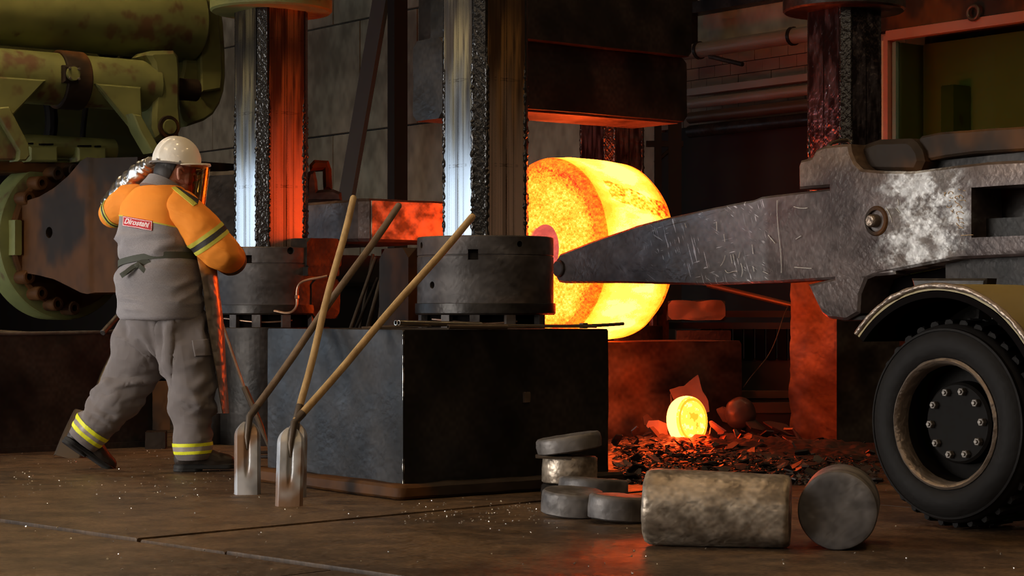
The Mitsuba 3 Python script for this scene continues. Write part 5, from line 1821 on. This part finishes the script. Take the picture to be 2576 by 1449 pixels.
boot(G(462, 1186), nrm([.965, .26, 0]), 0.0)
o2 = P(176, 1125, D0 + .10) 
boot(o2, nrm([.88, .47, 0]), -.62)

# right gauntlet and hand, hidden behind the elbow; left silver gauntlet raised to the head


def hand(parent, wrist, d, nrm_, bs, curl=.5, size=1.0, right=True):
    """palm and five fingers; d: along the hand, nrm_: out of the back of the hand"""
    d, nrm_ = nrm(d), nrm(np.asarray(nrm_) - np.asarray(d) * np.dot(nrm_, d))
    s = np.cross(d, nrm_) * (1 if right else -1)
    q = lambda a, b, c: wrist + size * (d * a + s * b + nrm_ * c)
    H_ = limb([(q(0, 0, 0), .030), (q(.05, .004, 0), .034)]) + limb([(q(.02, -.022, 0), .024), (q(.085, -.028, 0), .020), (q(.088, .028, 0), .020), (q(.02, .02, 0), .024)])
    for b, L_ in ((-.033, .060), (-.011, .078), (.011, .084), (.032, .074)):
        c1, c2 = math.cos(curl), math.sin(curl)
        p0 = q(.082, b, 0)
        p1 = q(.082 + L_ * .48 * c1, b * 1.12, -L_ * .48 * c2)
        a2 = curl * 2
        p2 = p1 + size * (d * math.cos(a2) - nrm_ * math.sin(a2)) * L_ * .32
        p3 = p2 + size * (d * math.cos(a2 * 1.3) - nrm_ * math.sin(a2 * 1.3)) * L_ * .24
        H_ = H_ + limb([(p0, .0125), (p1, .0115), (p2, .0105), (p3, .009)], 16)
    H_ = H_ + limb([(q(.02, .030, -.004), .018), (q(.055, .062, -.018), .0135), (q(.085, .066, -.034), .011)], 16)
    m = soft(H_, .006, 6)
    part(parent, 'glove', m, bs, True)


gr = soft(limb([(J(579, 652, .03), .086), (J(578, 655, .12), .076), (J(562, 655, .27), .048)]), .012, 12)
wrinkle(gr, .004, 14, 14, 4)
part(WK, 'gauntlet', gr, 'apron_leather', True, label='dark right gauntlet')
hand(WK, J(556, 650, .28), nrm([.10, .95, 0]) + Z * .05, RT_ * .3 + Z * .8, 'apron_leather', .6)
gl = soft(limb([(J(285, 517, .33), .069), (J(318, 470, .30), .066), (J(352, 432, .24), .052), (J(378, 415, .16), .042)]), .009, 16)
axg = nrm(J(378, 415, .16) - J(285, 517, .33))
tg_ = (gl.vertices - J(285, 517, .33)) @ axg
gl.vertices += gl.vertex_normals * (.005 * np.sin(tg_ * 120 + 9 * meshkit.noise(gl.vertices * 12, 3)) + .008 * (meshkit.fbm(gl.vertices * 30, 2, 1) - .5))[:, None]
part(WK, 'gauntlet', gl, 'foil', True, label='crumpled silver left gauntlet')
hand(WK, J(377, 413, .15), J(412, 402, .09) - J(377, 413, .15), np.array([-.3, .2, .9]), 'apron_leather', .55, .95, False)

# head
hf = nrm([.86, .50, -.10])
hr = nrm(np.cross(hf, Z))
hz_ = np.cross(hr, hf)
hc = J(443, 438, 0)
h = lambda f, r, z: hc + hf * f + hr * r + hz_ * z
HD = limb([(h(-.015, 0, .03), .086), (h(.03, 0, .045), .074)]) + limb([(h(-.03, 0, .01), .080), (h(.02, 0, -.02), .070), (h(.052, 0, -.066), .044), (h(.075, 0, -.088), .024)])
HD = HD + limb([(h(.045, -.034, -.02), .042), (h(.045, .034, -.02), .042)]) + limb([(h(.035, -.028, -.07), .036), (h(.035, .028, -.07), .036)])
HD = HD + limb([(h(.092, 0, .030), .010), (h(.112, 0, -.012), .013)], 18) + limb([(h(.106, -.012, -.016), .009), (h(.106, .012, -.016), .009)], 16)
HD = HD + limb([(h(.082, -.036, .034), .013), (h(.092, 0, .036), .012), (h(.082, .036, .034), .013)], 18) + limb([(h(.095, -.018, -.048), .009), (h(.100, 0, -.047), .010), (h(.095, .018, -.048), .009)], 16) + limb([(h(.092, -.014, -.060), .009), (h(.097, 0, -.061), .010), (h(.092, .014, -.060), .009)], 16)
HD = HD + limb([(h(-.035, 0, -.03), .066), (h(-.055, 0, -.10), .068), (J(412, 478, 0), .080)])
for s in (-1, 1):
    e = [h(-.012, s * .083, -.028), h(-.022, s * .091, -.006), h(-.024, s * .095, .018), h(-.008, s * .094, .028), h(.006, s * .086, .014)]
    HD = HD + limb([(e[0], .010), (e[1], .009), (e[2], .008), (e[3], .008), (e[4], .007)], 14) + limb([(h(-.010, s * .082, .0), .012), (h(-.014, s * .086, .010), .010)], 14)
hd_ = soft(HD, .007, 6)
part(WK, 'head', hd_, 'skin', True)
for s in (-1, 1):
    e = trimesh.creation.icosphere(2, .012)
    e.vertices += h(.081, s * .031, .012)
    ek = part('person__head', 'eye', e, 'white_thread', True)
    e = trimesh.creation.icosphere(2, .006)
    e.vertices += h(.0895, s * .031, .012)
    part(ek, 'iris', e, 'hair', True)
hh = limb([(h(-.022, 0, .03), .090), (h(.01, 0, .05), .083)]) + limb([(h(-.040, 0, .0), .083), (h(-.042, 0, -.008), .078)])
hh = hh.trim_by_plane([float(x) for x in -(hf * .92 + hz_ * -.35)], float(np.dot(-(hf * .92 + hz_ * -.35), h(-.004, 0, 0))))
part(WK, 'hair', soft(hh, .012, 4), 'hair', True)

# helmet: shell with three ridges, brim, visor carrier, amber visor
o = h(-.004, 0, .044)
nu, nv = 96, 40
v = []
for i in range(nv + 1):
    p_ = i / nv * math.pi / 2
    for j in range(nu):
        t = 2 * math.pi * j / nu
        a, b, c_ = .131, .113, .150
        x_, y_, z_ = a * math.cos(p_) ** .85 * math.cos(t), b * math.cos(p_) ** .85 * math.sin(t), c_ * math.sin(p_)
        k = 0
        for y0, w_, g_ in ((0, .014, .010), (-.040, .010, .007), (.040, .010, .007)):
            k += g_ * math.exp(-((y_ - y0) / w_) ** 2) * min(1, z_ / .05)
        n_ = nrm([x_ / a ** 2, y_ / b ** 2, z_ / c_ ** 2 + 1e-9])
        v.append(np.array([x_, y_, z_]) + n_ * k)
v = np.array(v)
f = []
for i in range(nv):
    a, b = i * nu + np.arange(nu), i * nu + (np.arange(nu) + 1) % nu
    f += [np.stack([a, b, b + nu], 1), np.stack([a, b + nu, a + nu], 1)]
m = trimesh.Trimesh(v, np.vstack(f), process=True)
m.update_faces(m.nondegenerate_faces())
inner = m.copy()
inner.vertices *= .965
inner.invert()
HT = part(WK, 'helmet', put(cat(m, inner), o, hf, np.cross(hz_, hf), hz_), 'helmet_white', 50, label='glossy white helmet')
rimp = [o + hf * .142 * math.cos(t) + hr * .122 * math.sin(t) + hz_ * (.000 - .004 * math.cos(t)) for t in np.linspace(0, 2 * math.pi, 70)]
part(HT, 'rim', tube(rimp, .0055, 8), 'helmet_rim')
for (t, zz_) in ((1.75, .010), (2.7, .014)):
    q = o + hf * .139 * math.cos(t) + hr * .120 * math.sin(t) + hz_ * zz_
    part(HT, 'stud', cyl(q, q + nrm(hf * math.cos(t) + hr * math.sin(t)) * .006, .007, 14, .001), 'helmet_rim')
# peak / visor carrier
vs, fs = [], []
tt = np.linspace(-1.75, 1.75, 48)
for t in tt:
    g_ = max(0, math.cos(t * .86))
    r0, r1 = .135, .150 + .030 * g_
    e = hf * math.cos(t) * 1.02 + hr * math.sin(t) * .93
    vs += [o + e * r0 + hz_ * .000, o + e * r1 + hz_ * (-.004 + .036 * g_), o + e * (r1 + .004) + hz_ * (-.010 + .030 * g_), o + e * r0 + hz_ * -.006]
for i in range(len(tt) - 1):
    for j in range(4):
        a, b = i * 4 + j, i * 4 + (j + 1) % 4
        fs += [[a, b, b + 4], [a, b + 4, a + 4]]
pk = trimesh.Trimesh(np.array(vs), fs, process=False)
pk.fix_normals()
part(HT, 'visor_carrier', pk, 'helmet_white', 40)
vs, fs = [], []
tt, zs = np.linspace(-1.42, 1.42, 56), np.linspace(.004, -.205, 12)
for z_ in zs:
    for t in tt:
        g_ = max(0, math.cos(t * .86))
        e = hf * math.cos(t) * 1.02 + hr * math.sin(t) * .93
        vs.append(o + e * (.148 + .030 * g_ - .06 * (-z_) * .5 * g_) + hz_ * z_)
for i in range(11):
    for j in range(55):
        a = i * 56 + j
        fs += [[a, a + 1, a + 57], [a, a + 57, a + 56]]
part(HT, 'visor', trimesh.Trimesh(np.array(vs), fs, process=False), 'visor_amber', True, label='amber face visor')

# apron: stiff foil sheet hanging in front, seen along its edge
vs, fs = [], []
lev = [(560, 470, 520), (620, 492, 536), (660, 499, 541), (700, 506, 546), (760, 515, 553), (820, 524, 559), (880, 534, 563), (940, 543, 567), (1000, 552, 571), (1040, 560, 573)]
ys = np.linspace(560, 1040, 44)
xl = np.interp(ys, [l[0] for l in lev], [l[1] for l in lev])
xr = np.interp(ys, [l[0] for l in lev], [l[2] for l in lev])
na = 30
for y, a, b in zip(ys, xl, xr):
    sw = .010 * math.sin(y / 38.0)
    p = np.array([J(a, y, -.17), J(a * .3 + b * .7, y, -.12), J(b, y, -.03 + sw), J(b + 2, y, .10), J(b - 12, y, .26), J(a - 10, y, .36), J(a - 55, y, .44)])
    vs.append(spline(p, na))
vs = np.array(vs)
k2 = meshkit.fbm(vs.reshape(-1, 3) * [9, 9, 4], 3, 6).reshape(vs.shape[:2])
vs = vs + (k2 - .5)[..., None] * np.array([.018, -.012, 0])
vs = vs.reshape(-1, 3)
n = len(vs)
f = []
for i in range(len(ys) - 1):
    a = i * na + np.arange(na - 1)
    f += [np.stack([a, a + 1, a + na + 1], 1), np.stack([a, a + na + 1, a + na], 1)]
f = np.vstack(f)
sh = trimesh.Trimesh(vs, f, process=False)
vn = sh.vertex_normals
if (vn @ FW).mean() < 0:
    vn = -vn
    f = f[:, ::-1]
AP = part(WK, 'apron', trimesh.Trimesh(vs + vn * .0025, f, process=False), 'apron_foil', True, label='foil-faced apron glowing orange at its edge')
part(AP, 'lining', trimesh.Trimesh(vs - vn * .0025, f[:, ::-1], process=False), 'apron_leather', True, label='brown leather lining')
